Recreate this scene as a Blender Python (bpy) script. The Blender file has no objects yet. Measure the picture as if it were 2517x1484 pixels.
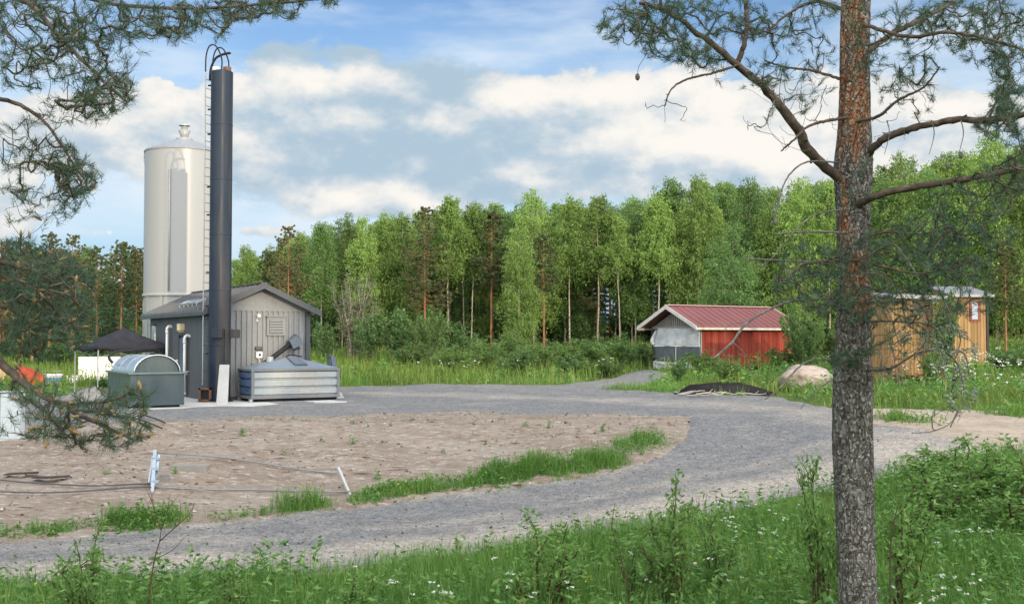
import bpy, math, random
import numpy as np
from mathutils import Vector, Matrix
from mathutils.geometry import delaunay_2d_cdt

S = bpy.context.scene
R = math.radians
# ------------------------------------------------------------------ camera
F, CX, CY = 2700.0, 1258.5, 742.0            # focal length and centre in units of a 2517 px wide frame
CAM = np.array([0.0, 0.0, 2.15])
PITCH = math.atan(93 / F)
cam = bpy.data.objects.new('camera', bpy.data.cameras.new('camera'))
S.collection.objects.link(cam)
cam.location = CAM
cam.rotation_euler = (R(90) + PITCH, 0, 0)
cam.data.sensor_width = 36
cam.data.lens = 36 * F / 2517
cam.data.clip_start, cam.data.clip_end = 0.1, 3000
S.camera = cam
S.render.resolution_x, S.render.resolution_y = 1024, 603
# ------------------------------------------------------------------ light
SUN_EL, SUN_AZ = R(12), R(25)                # low evening sun behind the camera, to its right
sun = bpy.data.objects.new('sun', bpy.data.lights.new('sun', 'SUN'))
S.collection.objects.link(sun)
sun.data.energy, sun.data.angle, sun.data.color = 2.7, R(0.6), (1.0, 0.82, 0.56)
sdir = Vector((math.sin(SUN_AZ) * math.cos(SUN_EL), -math.cos(SUN_AZ) * math.cos(SUN_EL), math.sin(SUN_EL)))
sun.rotation_euler = sdir.to_track_quat('Z', 'Y').to_euler()
S.view_settings.view_transform, S.view_settings.look = 'Standard', 'None'
S.view_settings.exposure, S.view_settings.gamma = 0.0, 1.0
S.cycles.max_bounces, S.cycles.diffuse_bounces, S.cycles.glossy_bounces = 7, 3, 3
S.cycles.transmission_bounces, S.cycles.transparent_max_bounces = 4, 6
S.cycles.use_denoising = True
S.cycles.denoising_prefilter = 'ACCURATE'
S.cycles.sample_clamp_indirect = 4

def build_world():
    w = bpy.data.worlds.new('World'); S.world = w; w.use_nodes = True
    nt = w.node_tree; nt.nodes.clear(); L = nt.links.new
    def nd(t, **k):
        n = nt.nodes.new(t)
        for a, b in k.items(): setattr(n, a, b)
        return n
    def put(sock, v):
        if isinstance(v, (int, float)): sock.default_value = v
        else: L(v, sock)
    def M(op, a, b=None, c=None, clamp=False):
        n = nd('ShaderNodeMath', operation=op, use_clamp=clamp)
        put(n.inputs[0], a)
        if b is not None: put(n.inputs[1], b)
        if c is not None: put(n.inputs[2], c)
        return n.outputs[0]
    def sstep(v, a, b):
        n = nd('ShaderNodeMapRange', interpolation_type='SMOOTHSTEP')
        L(v, n.inputs['Value']); n.inputs['From Min'].default_value = a; n.inputs['From Max'].default_value = b
        return n.outputs['Result']
    def mix(f, a, b):
        n = nd('ShaderNodeMix', data_type='RGBA')
        put(n.inputs['Factor'], f)
        for s, v in ((n.inputs[6], a), (n.inputs[7], b)):
            if isinstance(v, tuple): s.default_value = (*v, 1)
            else: L(v, s)
        return n.outputs[2]
    tc = nd('ShaderNodeTexCoord'); sp = nd('ShaderNodeSeparateXYZ'); L(tc.outputs['Generated'], sp.inputs[0])
    az = M('ARCTAN2', sp.outputs[0], sp.outputs[1]); el = M('ARCSINE', sp.outputs[2])
    def noise(scale, detail, rough, sy=1.5, off=0.0, dist=0.0, dy=0.0, dx=0.0):
        cb = nd('ShaderNodeCombineXYZ'); L(M('ADD', az, dx), cb.inputs[0]); L(M('MULTIPLY', M('ADD', el, dy), sy), cb.inputs[1]); cb.inputs[2].default_value = off
        n = nd('ShaderNodeTexNoise'); L(cb.outputs[0], n.inputs['Vector'])
        n.inputs['Scale'].default_value = scale; n.inputs['Detail'].default_value = detail
        n.inputs['Roughness'].default_value = rough; n.inputs['Distortion'].default_value = dist
        return n.outputs['Fac']
    n1b = noise(13, 5, 0.5, 1.7, 0.3, dy=0.022, dx=0.012)
    n1 = noise(13, 9, 0.56, 1.7, 0.3); n2 = noise(8, 6, 0.55, 4.0, 5.1); n3 = noise(24, 8, 0.62, 1.5, 9.7, 0.2)
    # clouds: soft masses at their places in the sky (azimuth, elevation), broken up by noise
    def P(x, y): return (math.atan((x - 1258.5) / F), math.atan((835 - y) / F))
    def blobs(lst):
        tot = None
        for x, y, rx, ry, wgt in lst:
            a, e = P(x, y)
            da = M('MULTIPLY', M('SUBTRACT', az, a), F / rx); de = M('MULTIPLY', M('SUBTRACT', el, e), F / ry)
            d2 = M('ADD', M('MULTIPLY', da, da), M('MULTIPLY', de, de))
            g = M('MULTIPLY', M('EXPONENT', M('MULTIPLY', d2, -1.0)), wgt)
            tot = g if tot is None else M('ADD', tot, g)
        return tot
    body = blobs(CLOUD_BODY)
    lit = blobs(CLOUD_LIT)
    # open sky: physical sky, coloured a little deeper overhead
    sky = nd('ShaderNodeTexSky', sky_type='NISHITA', sun_disc=False)
    sky.sun_elevation, sky.sun_rotation = SUN_EL, R(180) - SUN_AZ
    sky.air_density, sky.dust_density, sky.ozone_density = 1.0, 0.4, 2.0
    hue = nd('ShaderNodeMix', data_type='RGBA', blend_type='MULTIPLY'); hue.inputs['Factor'].default_value = 1
    L(sky.outputs[0], hue.inputs[6]); hue.inputs[7].default_value = SKY_TINT
    base = hue.outputs[2]
    base = mix(sstep(el, 0.34, 0.03), base, (4.6, 7.2, 9.2))
    wisp = M('MULTIPLY', sstep(n2, 0.36, 0.72), WISP)
    wisp = M('ADD', wisp, blobs(WISPS), clamp=True)
    base = mix(wisp, base, (7.6, 8.7, 9.8))
    dens = M('ADD', body, M('MULTIPLY', M('SUBTRACT', n1, 0.5), 1.7))
    dens = M('ADD', dens, M('MULTIPLY', M('SUBTRACT', n3, 0.5), 0.95))
    mask_soft, mask_hard = sstep(dens, 0.34, 0.70), sstep(dens, 0.46, 0.55)
    lt = M('ADD', M('ADD', lit, M('MULTIPLY', M('SUBTRACT', n3, 0.5), 1.7)), M('MULTIPLY', M('SUBTRACT', n1, n1b), 3.4))
    lt = sstep(lt, -0.45, 1.35)
    mask = M('ADD', M('MULTIPLY', lt, mask_hard), M('MULTIPLY', M('SUBTRACT', 1.0, lt), mask_soft))
    ccol = mix(lt, CLOUD_DARK, CLOUD_BRIGHT)
    col = mix(mask, base, ccol)
    # added fill light: unseen sky overhead and behind the camera, whitened and brightened
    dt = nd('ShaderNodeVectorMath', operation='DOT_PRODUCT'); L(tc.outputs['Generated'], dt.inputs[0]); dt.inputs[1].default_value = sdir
    glow = M('ADD', M('MULTIPLY', sstep(dt.outputs['Value'], -0.30, 0.85), BACK_FILL), 1.0)
    fill_veil = mix(sstep(dt.outputs['Value'], -0.35, 0.15), col, (8.8, 9.0, 9.2))
    sc_ = nd('ShaderNodeVectorMath', operation='SCALE'); L(fill_veil, sc_.inputs[0]); L(glow, sc_.inputs['Scale']); col = sc_.outputs[0]
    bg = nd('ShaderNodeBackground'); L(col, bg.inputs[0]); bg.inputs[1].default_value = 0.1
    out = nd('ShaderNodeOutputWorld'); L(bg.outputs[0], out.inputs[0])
    w.cycles.sampling_method = 'MANUAL'; w.cycles.sample_map_resolution = 1024

BACK_FILL = 2.9  # strength of the added fill from the unseen sky
SKY_TINT = (1.18, 1.31, 1.60, 1)
WISP = 0.55
CLOUD_DARK, CLOUD_BRIGHT = (4.4, 5.8, 7.0), (9.9, 9.5, 8.9)
CLOUD_BODY = [  # x, y, half width, half height, weight (frame units)
    (620, 290, 330, 100, 0.8), (900, 310, 280, 130, 0.9), (1060, 290, 220, 140, 0.85), (1250, 320, 220, 110, 0.6), (1420, 310, 260, 130, 0.8),
    (1700, 320, 300, 170, 0.9), (2050, 380, 300, 160, 0.7), (2320, 330, 220, 90, 0.55), (230, 370, 200, 80, 0.7),
    (660, 145, 75, 38, 0.62), (860, 128, 85, 24, 0.55), (820, 410, 320, 90, 0.7), (1180, 405, 300, 85, 0.7),
    (900, 505, 330, 38, 0.6), (60, 560, 150, 60, 0.5), (630, 578, 70, 16, 0.6), (-800, 400, 900, 160, 0.5), (3400, 400, 900, 160, 0.6)]
CLOUD_LIT = [
    (560, 245, 200, 70, 0.75), (740, 215, 160, 50, 0.75), (890, 200, 50, 40, 0.5), (1050, 205, 130, 80, -0.55), (1230, 235, 100, 50, 0.45), (1480, 225, 210, 60, 0.7),
    (1700, 280, 250, 110, 0.8), (1950, 390, 280, 120, 0.8), (2300, 330, 220, 80, 0.5), (230, 360, 180, 60, 0.55), (900, 505, 330, 34, 0.6),
    (860, 128, 100, 40, -0.6), (660, 145, 90, 50, -0.5), (900, 400, 300, 70, -0.15), (1500, 400, 200, 50, -0.1),
    (60, 560, 150, 50, 0.5), (-800, 400, 900, 200, 0.4), (3400, 400, 900, 200, 0.4)]
WISPS = [(2350, 200, 260, 90, 0.5), (1300, 120, 260, 60, 0.3), (150, 240, 220, 130, 0.45), (300, 480, 300, 110, 0.6), (800, 560, 400, 60, 0.5)]
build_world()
# ------------------------------------------------------------------ frame helpers
_c, _s = math.cos(PITCH), math.sin(PITCH)
def ray(dx, dy):                                # direction through a point of the 2517 x 1484 frame
    u, v = (dx - CX) / F, (CY - dy) / F
    return np.array([u, _c - v * _s, _s + v * _c])
def at(dx, dy, Y):                              # the point on that direction at world distance Y
    d = ray(dx, dy); return CAM + d * (Y / d[1])
# ------------------------------------------------------------------ terrain
_P = [
 (-24, [(-40, -.9), (6, -1.25), (12, -1.35), (14.5, -1.45), (19.6, -1.42), (21, -1.15), (29, -.12), (32, 0), (53, .05), (66, .5), (80, 1.2), (120, 2.2), (400, 8)]),
 (-9,  [(-40, -.9), (6, -1.25), (12, -1.35), (14.5, -1.45), (19.6, -1.42), (21, -1.15), (29, -.12), (32, 0), (53, .05), (66, .5), (80, 1.2), (120, 2.2), (400, 8)]),
 (-2,  [(-40, -.9), (6, -1.25), (13, -1.3), (16.5, -1.4), (23.3, -1.33), (24.8, -1.0), (30, -.1), (33, 0), (53, .05), (66, .55), (80, 1.2), (120, 2.2), (400, 8)]),
 (4,   [(-40, -.9), (6, -1.2), (16, -1.25), (20, -1.15), (26, -.8), (28, -.5), (31.5, -.05), (35, 0), (53, .15), (66, .6), (80, 1.25), (120, 2.2), (400, 8)]),
 (9,   [(-40, -.8), (6, -1.1), (16, -1.1), (22, -.85), (27, -.35), (31, -.03), (36, .05), (44, .3), (52, .6), (60, .75), (80, 1.6), (120, 2.6), (400, 8)]),
 (16,  [(-40, -.8), (6, -1), (15, -1), (22, -.6), (28, -.15), (33, .05), (42, .4), (50, .7), (60, .95), (80, 1.9), (120, 2.8), (400, 8)]),
 (40,  [(-40, -.8), (6, -.9), (15, -.8), (22, -.5), (28, -.1), (33, .1), (42, .4), (50, .8), (60, 1.1), (80, 2), (120, 3), (400, 8)])]
_px = [p[0] for p in _P]
def _terr(x, y):
    cols = np.array([np.interp(y, *zip(*p[1])) for p in _P])
    i = np.clip(np.searchsorted(_px, x) - 1, 0, len(_px) - 2)
    x0, x1 = np.take(_px, i), np.take(_px, i + 1)
    t = np.clip((x - x0) / (x1 - x0), 0, 1); t = t * t * (3 - 2 * t)
    k = np.arange(len(x))
    return cols[i, k] * (1 - t) + cols[i + 1, k] * t
def terr(x, y):
    x = np.atleast_1d(np.asarray(x, float)).ravel(); y = np.atleast_1d(np.asarray(y, float)).ravel()
    z = (_terr(x, y - .6) + 2 * _terr(x, y) + _terr(x, y + .6)) / 4
    return z + .03 * np.sin(x * .9 + 1.3 * np.sin(y * .4)) * np.sin(y * .7 + 1) + .02 * np.sin(x * 1.9 + y * 1.3)
def tz(x, y): return float(terr(x, y)[0])
_Y = np.concatenate([np.arange(5, 60, .05), np.arange(60, 300, .3)])
def gp(dx, dy):                                 # where the direction through a frame point meets the ground
    d = ray(dx, dy); t = _Y / d[1]
    p = CAM[None] + t[:, None] * d[None]
    below = p[:, 2] < terr(p[:, 0], p[:, 1])
    i = int(np.argmax(below)) if below.any() else len(_Y) - 1
    return np.array([p[i, 0], p[i, 1], tz(p[i, 0], p[i, 1])])
def noise2(x, y, seed=0):                       # smooth value noise, -1..1
    xi, yi = np.floor(x).astype(np.int64), np.floor(y).astype(np.int64)
    fx, fy = x - xi, y - yi; fx = fx * fx * (3 - 2 * fx); fy = fy * fy * (3 - 2 * fy)
    def h(a, b):
        n = (a * 374761393 + b * 668265263 + seed * 1274126177) & 0xffffffff
        n = ((n ^ (n >> 13)) * 1274126177) & 0xffffffff
        return ((n ^ (n >> 16)) & 0xffff) / 32767.5 - 1
    return (h(xi, yi) * (1 - fx) + h(xi + 1, yi) * fx) * (1 - fy) + (h(xi, yi + 1) * (1 - fx) + h(xi + 1, yi + 1) * fx) * fy
def fbm(x, y, seed=0, o=4):
    return sum(noise2(x * 2 ** k, y * 2 ** k, seed + k) * .5 ** k for k in range(o))
# ------------------------------------------------------------------ mesh builder
class MB:
    def __init__(s): s.v, s.q, s.t, s.rq, s.rt, s.n = [], [], [], [], [], 0
    def add(s, v, q=None, t=None, rq=None, rt=None):
        v = np.asarray(v, float).reshape(-1, 3); s.v.append(v)
        if q is not None and len(q):
            q = np.asarray(q, np.int64).reshape(-1, 4) + s.n; s.q.append(q)
            s.rq.append(np.random.rand(1).repeat(len(q)) if rq is None else np.asarray(rq, float))
        if t is not None and len(t):
            t = np.asarray(t, np.int64).reshape(-1, 3) + s.n; s.t.append(t)
            s.rt.append(np.random.rand(1).repeat(len(t)) if rt is None else np.asarray(rt, float))
        s.n += len(v); return s
    def box(s, x0, x1, y0, y1, z0, z1):
        v = [(x, y, z) for z in (z0, z1) for y in (y0, y1) for x in (x0, x1)]
        return s.add(v, [(0, 2, 3, 1), (4, 5, 7, 6), (0, 1, 5, 4), (2, 6, 7, 3), (0, 4, 6, 2), (1, 3, 7, 5)])
    def bar(s, a, b, w, h=None, up=(0, 0, 1)):  # a rectangular bar from a to b
        h = h or w; a, b = np.array(a, float), np.array(b, float); d = (b - a) / np.linalg.norm(b - a)
        u = np.array(up, float)
        if abs(d @ u) > .95: u = np.array([1., 0, 0])
        sx = np.cross(d, u); sx /= np.linalg.norm(sx); sy = np.cross(sx, d)
        v = [p + i * sx * w / 2 + j * sy * h / 2 for p in (a, b) for i, j in ((-1, -1), (1, -1), (1, 1), (-1, 1))]
        return s.add(v, [(0, 1, 2, 3), (7, 6, 5, 4), (0, 4, 5, 1), (1, 5, 6, 2), (2, 6, 7, 3), (3, 7, 4, 0)])
    def tube(s, pts, rad, n=8, cap=True, rnd=None):
        p = np.asarray(pts, float); m = len(p)
        r = np.full(m, rad, float) if np.isscalar(rad) else np.asarray(rad, float)
        d = np.gradient(p, axis=0); d /= np.linalg.norm(d, axis=1)[:, None] + 1e-12
        a = np.array([0, 0, 1.]) if abs(d[0, 2]) < .9 else np.array([1., 0, 0])
        th = np.linspace(0, 2 * np.pi, n, endpoint=False); ring = []
        for k in range(m):
            a = a - d[k] * (a @ d[k]); a /= np.linalg.norm(a) + 1e-12
            b = np.cross(d[k], a)
            ring.append(p[k] + r[k] * (np.cos(th)[:, None] * a + np.sin(th)[:, None] * b))
        v = np.concatenate(ring); i = np.arange(n); j = (i + 1) % n
        q = np.concatenate([np.stack([k * n + i, k * n + j, (k + 1) * n + j, (k + 1) * n + i], 1) for k in range(m - 1)])
        t = None
        if cap:
            v = np.concatenate([v, p[:1], p[-1:]]); t = np.concatenate([np.stack([j, i, np.full(n, m * n)], 1), np.stack([(m - 1) * n + i, (m - 1) * n + j, np.full(n, m * n + 1)], 1)])
        return s.add(v, q, t)
    def lathe(s, prof, n=32, c=(0, 0, 0)):      # profile of (radius, z)
        th = np.linspace(0, 2 * np.pi, n, endpoint=False); pr = np.asarray(prof, float)
        v = np.concatenate([np.stack([r * np.cos(th), r * np.sin(th), np.full(n, z)], 1) for r, z in pr]) + np.array(c, float)
        i = np.arange(n); j = (i + 1) % n
        return s.add(v, np.concatenate([np.stack([k * n + i, k * n + j, (k + 1) * n + j, (k + 1) * n + i], 1) for k in range(len(pr) - 1)]))
    def prism(s, poly, a, b, axis=1):           # polygon in the other two axes, extruded from a to b along axis
        m = len(poly)
        def P(p, k): 
            l = [p[0], p[1]]; l.insert(axis, k); return l
        v = [P(p, a) for p in poly] + [P(p, b) for p in poly]
        q = [(i, (i + 1) % m, m + (i + 1) % m, m + i) for i in range(m)]
        t = [(0, i, i + 1) for i in range(1, m - 1)] + [(m, m + i + 1, m + i) for i in range(1, m - 1)]
        return s.add(v, q, t)
    def build(s, name, m, parent=None, smooth=False, bevel=0, label=None):
        me = bpy.data.meshes.new(name)
        v = np.concatenate(s.v) if s.v else np.zeros((0, 3))
        q = np.concatenate(s.q) if s.q else np.zeros((0, 4), int); t = np.concatenate(s.t) if s.t else np.zeros((0, 3), int)
        r = np.concatenate((s.rq or [np.zeros(0)]) + (s.rt or [np.zeros(0)]))
        me.vertices.add(len(v)); me.vertices.foreach_set('co', v.ravel().astype(np.float32))
        me.loops.add(q.size + t.size); me.loops.foreach_set('vertex_index', np.concatenate([q.ravel(), t.ravel()]).astype(np.int32))
        me.polygons.add(len(q) + len(t))
        me.polygons.foreach_set('loop_start', np.concatenate([np.arange(len(q)) * 4, q.size + np.arange(len(t)) * 3]).astype(np.int32))
        at_ = me.attributes.new('rnd', 'FLOAT', 'FACE'); at_.data.foreach_set('value', r.astype(np.float32))
        me.update(calc_edges=True); me.validate()
        me.polygons.foreach_set('use_smooth', np.full(len(me.polygons), smooth))
        o = bpy.data.objects.new(name, me); S.collection.objects.link(o)
        if m is not None: me.materials.append(m)
        if parent is not None: o.parent = parent
        if bevel:
            b = o.modifiers.new('bevel', 'BEVEL'); b.width = bevel; b.segments = 2; b.limit_method = 'ANGLE'; b.angle_limit = R(40)
        if label: o['label'] = label
        return o
    def shift(s, d): s.v = [x + np.asarray(d, float) for x in s.v]; return s
def bez(pts, n=24):                             # smooth curve through points
    p = np.asarray(pts, float); m = len(p); out = []
    for i in range(m - 1):
        p0, p1, p2, p3 = p[max(i - 1, 0)], p[i], p[i + 1], p[min(i + 2, m - 1)]
        k = max(2, n // (m - 1)); t = np.linspace(0, 1, k, endpoint=False)[:, None]
        out.append(.5 * (2 * p1 + (p2 - p0) * t + (2 * p0 - 5 * p1 + 4 * p2 - p3) * t ** 2 + (3 * p1 - p0 - 3 * p2 + p3) * t ** 3))
    return np.concatenate(out + [p[-1:]])
def tag(o, label, cat, group=None):
    o['label'], o['category'] = label, cat
    if group: o['group'] = group
    return o
def thing(name, loc, label, cat, rz=0.0, group=None):
    o = bpy.data.objects.new(name, None); S.collection.objects.link(o)
    o.empty_display_size = .2; o.location = tuple(float(v) for v in loc); o.rotation_euler.z = rz
    return tag(o, label, cat, group)
def struct(o): o['kind'] = 'structure'; return o
def stuff(o, label=None):
    o['kind'] = 'stuff'
    if label: o['label'] = label
    return o
def copy_tree(o, parent=None):
    c = o.copy(); S.collection.objects.link(c); c.parent = parent
    for ch in list(o.children): copy_tree(ch, c)
    return c
# ------------------------------------------------------------------ materials
class Mat:
    def __init__(s, name, rough=.7, spec=.3, metal=0.0):
        s.m = bpy.data.materials.new(name); s.m.use_nodes = True; s.nt = s.m.node_tree
        s.b = s.nt.nodes['Principled BSDF']; s.out = s.nt.nodes['Material Output']
        s.b.inputs['Roughness'].default_value = rough; s.b.inputs['Metallic'].default_value = metal
        s.b.inputs['Specular IOR Level'].default_value = spec
    def nd(s, t, **k):
        n = s.nt.nodes.new(t)
        for a, b in k.items(): setattr(n, a, b)
        return n
    def link(s, a, b): s.nt.links.new(a, b)
    def coord(s, scale=(1, 1, 1), src='Object'):
        tc = s.nd('ShaderNodeTexCoord'); mp = s.nd('ShaderNodeMapping'); mp.inputs['Scale'].default_value = scale
        s.link(tc.outputs[src], mp.inputs[0]); return mp.outputs[0]
    def noise(s, scale, detail=5, rough=.55, vec=None, st=(1, 1, 1)):
        n = s.nd('ShaderNodeTexNoise'); n.inputs['Scale'].default_value = scale
        n.inputs['Detail'].default_value = detail; n.inputs['Roughness'].default_value = rough
        s.link(vec if vec is not None else s.coord(st), n.inputs['Vector']); return n.outputs['Fac']
    def voro(s, scale, st=(1, 1, 1), feature='F1', out='Distance'):
        n = s.nd('ShaderNodeTexVoronoi', feature=feature); n.inputs['Scale'].default_value = scale
        s.link(s.coord(st), n.inputs['Vector']); return n.outputs[out]
    def voro_w(s, scale, st):                    # cell edges on warped coordinates
        n = s.nd('ShaderNodeTexVoronoi', feature='DISTANCE_TO_EDGE'); n.inputs['Scale'].default_value = scale
        w = s.nd('ShaderNodeTexNoise'); w.inputs['Scale'].default_value = 9; w.inputs['Detail'].default_value = 3; c = s.coord(st); s.link(c, w.inputs['Vector'])
        a = s.nd('ShaderNodeVectorMath', operation='MULTIPLY_ADD'); s.link(w.outputs['Color'], a.inputs[0]); a.inputs[1].default_value = (.13, .13, .13); s.link(c, a.inputs[2])
        s.link(a.outputs[0], n.inputs['Vector']); return n.outputs['Distance']
    def attr(s, name):
        n = s.nd('ShaderNodeAttribute', attribute_name=name); return n.outputs['Fac']
    def ramp(s, f, stops):
        n = s.nd('ShaderNodeValToRGB'); e = n.color_ramp.elements
        while len(e) < len(stops): e.new(.5)
        for x, (p, c) in zip(e, stops): x.position = p; x.color = (*c, 1) if not isinstance(c, (int, float)) else (c, c, c, 1)
        s.link(f, n.inputs[0]); return n.outputs[0]
    def mix(s, f, a, b, blend='MIX'):
        n = s.nd('ShaderNodeMix', data_type='RGBA', blend_type=blend)
        for k, v in ((n.inputs['Factor'], f), (n.inputs[6], a), (n.inputs[7], b)):
            if isinstance(v, tuple): k.default_value = (*v, 1)
            elif isinstance(v, (int, float)): k.default_value = v
            else: s.link(v, k)
        return n.outputs[2]
    def math(s, op, a, b=0.0, clamp=False):
        n = s.nd('ShaderNodeMath', operation=op, use_clamp=clamp)
        for k, v in ((n.inputs[0], a), (n.inputs[1], b)):
            if isinstance(v, (int, float)): k.default_value = v
            else: s.link(v, k)
        return n.outputs[0]
    def col(s, c):
        if isinstance(c, tuple): s.b.inputs['Base Color'].default_value = (*c, 1)
        else: s.link(c, s.b.inputs['Base Color'])
        return s
    def rough(s, f): s.link(f, s.b.inputs['Roughness']); return s
    def bump(s, h, strength=.5, dist=.02):
        n = s.nd('ShaderNodeBump'); n.inputs['Strength'].default_value = strength; n.inputs['Distance'].default_value = dist
        s.link(h, n.inputs['Height']); s.link(n.outputs[0], s.b.inputs['Normal']); return s
    def leaf(s, col, trans=.35):                # thin leaf: reflects and lets light through
        d = s.nd('ShaderNodeBsdfTranslucent'); mx = s.nd('ShaderNodeMixShader'); mx.inputs[0].default_value = trans
        s.col(col); br = s.mix(1.0, col, (1.0, 1.05, .55), 'MULTIPLY'); s.link(br, d.inputs[0])
        s.link(s.b.outputs[0], mx.inputs[1]); s.link(d.outputs[0], mx.inputs[2]); s.link(mx.outputs[0], s.out.inputs[0]); return s
def paint(name, c, rough=.5, dirt=.25, scale=3.0, streak=True, metal=0.0, dirtcol=(.16, .13, .10), spec=.4, bump=0.0):
    m = Mat(name, rough, spec, metal)
    n = m.noise(scale, 6, .6, st=(1, 1, .12) if streak else (1, 1, 1)); g = m.noise(scale * 9, 4)
    f = m.math('MULTIPLY', m.ramp(n, [(.45, 0.0), (.75, 1.0)]), dirt)
    c2 = m.mix(f, c, dirtcol); v = m.ramp(g, [(.3, .88), (.7, 1.06)])
    m.col(m.mix(1.0, c2, v, 'MULTIPLY')); m.rough(m.ramp(n, [(.3, max(.05, rough - .12)), (.8, min(1, rough + .18))]))
    if bump: m.bump(m.noise(scale * 4, 4), bump, .01)
    return m.m
def leafmat(name, stops, trans=.35, rough=.55, obj_var=.35, spec=.25):
    m = Mat(name, rough, spec); c = m.ramp(m.attr('rnd'), stops)
    oi = m.nd('ShaderNodeObjectInfo'); v = m.ramp(oi.outputs['Random'], [(0, 1 - obj_var), (1, 1 + obj_var)])
    return m.leaf(m.mix(1.0, c, v, 'MULTIPLY'), trans).m

def gravel_mat():
    m = Mat('grey gravel', .9, .2)
    big = m.noise(.55, 5, .6, st=(1, 1.6, 1)); mid = m.noise(5, 6, .65); st = m.voro(26, out='Color'); fine = m.noise(70, 4, .7)
    track = m.attr('track')
    t = m.math('ADD', track, m.math('MULTIPLY', m.math('SUBTRACT', big, .5), 1.5), True)
    base = m.mix(t, (.212, .209, .207), (.44, .385, .325))
    stone = m.ramp(m.math('ADD', m.math('MULTIPLY', fine, .6), m.math('MULTIPLY', m.mix(.5, st, st), .4)), [(.25, .5), (.5, .95), (.75, 1.5)])
    c = m.mix(1.0, base, stone, 'MULTIPLY'); c = m.mix(1.0, c, m.ramp(mid, [(.3, .72), (.7, 1.22)]), 'MULTIPLY')
    m.col(c); m.bump(m.math('ADD', m.math('MULTIPLY', mid, .5), fine), .9, .03); return m.m
def sand_mat(name, a, b, c_, spots=True):
    m = Mat(name, .95, .1)
    big = m.noise(.8, 6, .62, st=(.6, 1.6, 1)); mid = m.noise(7, 7, .68, st=(.5, 1.5, 1)); fine = m.noise(45, 4, .7)
    c = m.ramp(big, [(.28, a), (.5, b), (.72, c_)])
    if spots: c = m.mix(m.ramp(mid, [(.55, 0.0), (.62, .8)]), c, (.46, .41, .36))
    if spots: c = m.mix(m.ramp(mid, [(.34, .75), (.44, 0.0)]), c, (.15, .09, .06))
    c = m.mix(1.0, c, m.ramp(fine, [(.25, .62), (.75, 1.35)]), 'MULTIPLY')
    m.col(c); m.bump(m.math('ADD', mid, m.math('MULTIPLY', fine, .4)), .9, .05); return m.m
def soil_mat():
    m = Mat('grassy soil', .95, .1); n = m.noise(1.2, 6, .65); f = m.noise(18, 5, .7)
    c = m.ramp(n, [(.3, (.06, .10, .025)), (.55, (.11, .17, .04)), (.75, (.16, .19, .065))])
    m.col(m.mix(1.0, c, m.ramp(f, [(.25, .55), (.75, 1.4)]), 'MULTIPLY')); m.bump(f, .9, .05); return m.m
# ------------------------------------------------------------------ the ground and its sheets
def densify(poly, step):
    out = []
    for a, b in zip(poly, np.roll(poly, -1, 0)):
        k = max(1, int(np.linalg.norm(b - a) / step)); out += [a + (b - a) * i / k for i in range(k)]
    return np.array(out)
def inpoly(p, poly):
    x, y = p[:, 0], p[:, 1]; r = np.zeros(len(p), bool)
    for (x0, y0), (x1, y1) in zip(poly, np.roll(poly, -1, 0)):
        r ^= ((y0 > y) != (y1 > y)) & (x < (x1 - x0) * (y - y0) / (y1 - y0 + 1e-12) + x0)
    return r
def polydist(p, line):
    d = np.full(len(p), 1e9)
    for a, b in zip(line[:-1], line[1:]):
        ab = b - a; t = np.clip(((p - a) @ ab) / (ab @ ab + 1e-12), 0, 1); d = np.minimum(d, np.linalg.norm(p - a - t[:, None] * ab, axis=1))
    return d
def sheet(name, poly, step, lift, m, relief=0.0, rscale=2.0, wob=.12, track=None, seed=1):
    rng = np.random.default_rng(seed); poly = densify(np.asarray(poly, float), step)
    poly = poly + wob * np.stack([fbm(poly[:, 0] * 1.3, poly[:, 1] * 1.3, 11 + seed), fbm(poly[:, 0] * 1.3, poly[:, 1] * 1.3, 31 + seed)], 1)
    lo, hi = poly.min(0), poly.max(0)
    g = np.stack(np.meshgrid(np.arange(lo[0], hi[0], step), np.arange(lo[1], hi[1], step)), -1).reshape(-1, 2)
    g = g + rng.uniform(-.3, .3, g.shape) * step
    g = g[inpoly(g, poly)]
    g = g[polydist(g, np.concatenate([poly, poly[:1]])) > step * .45]
    n = len(poly)
    v2, _, fc, *_r = delaunay_2d_cdt([Vector(p) for p in np.concatenate([poly, g])], [(i, (i + 1) % n) for i in range(n)], [], 1, 1e-5)
    v2 = np.array([tuple(p) for p in v2]); z = terr(v2[:, 0], v2[:, 1]) + lift
    dist = polydist(v2, np.concatenate([poly, poly[:1]]))
    if relief:
        z += relief * fbm(v2[:, 0] * rscale, v2[:, 1] * rscale, 5 + seed, 4) * np.clip(dist / .3, 0, 1)
    z -= (lift + .03) * (dist < .01)            # the rim dips into the ground
    b = MB(); b.add(np.column_stack([v2, z]), None, [f for f in fc if len(f) == 3])
    o = b.build(name, m, smooth=True)
    if track is not None:
        a = o.data.attributes.new('track', 'FLOAT', 'POINT'); a.data.foreach_set('value', track(v2).astype(np.float32))
    return o
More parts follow.
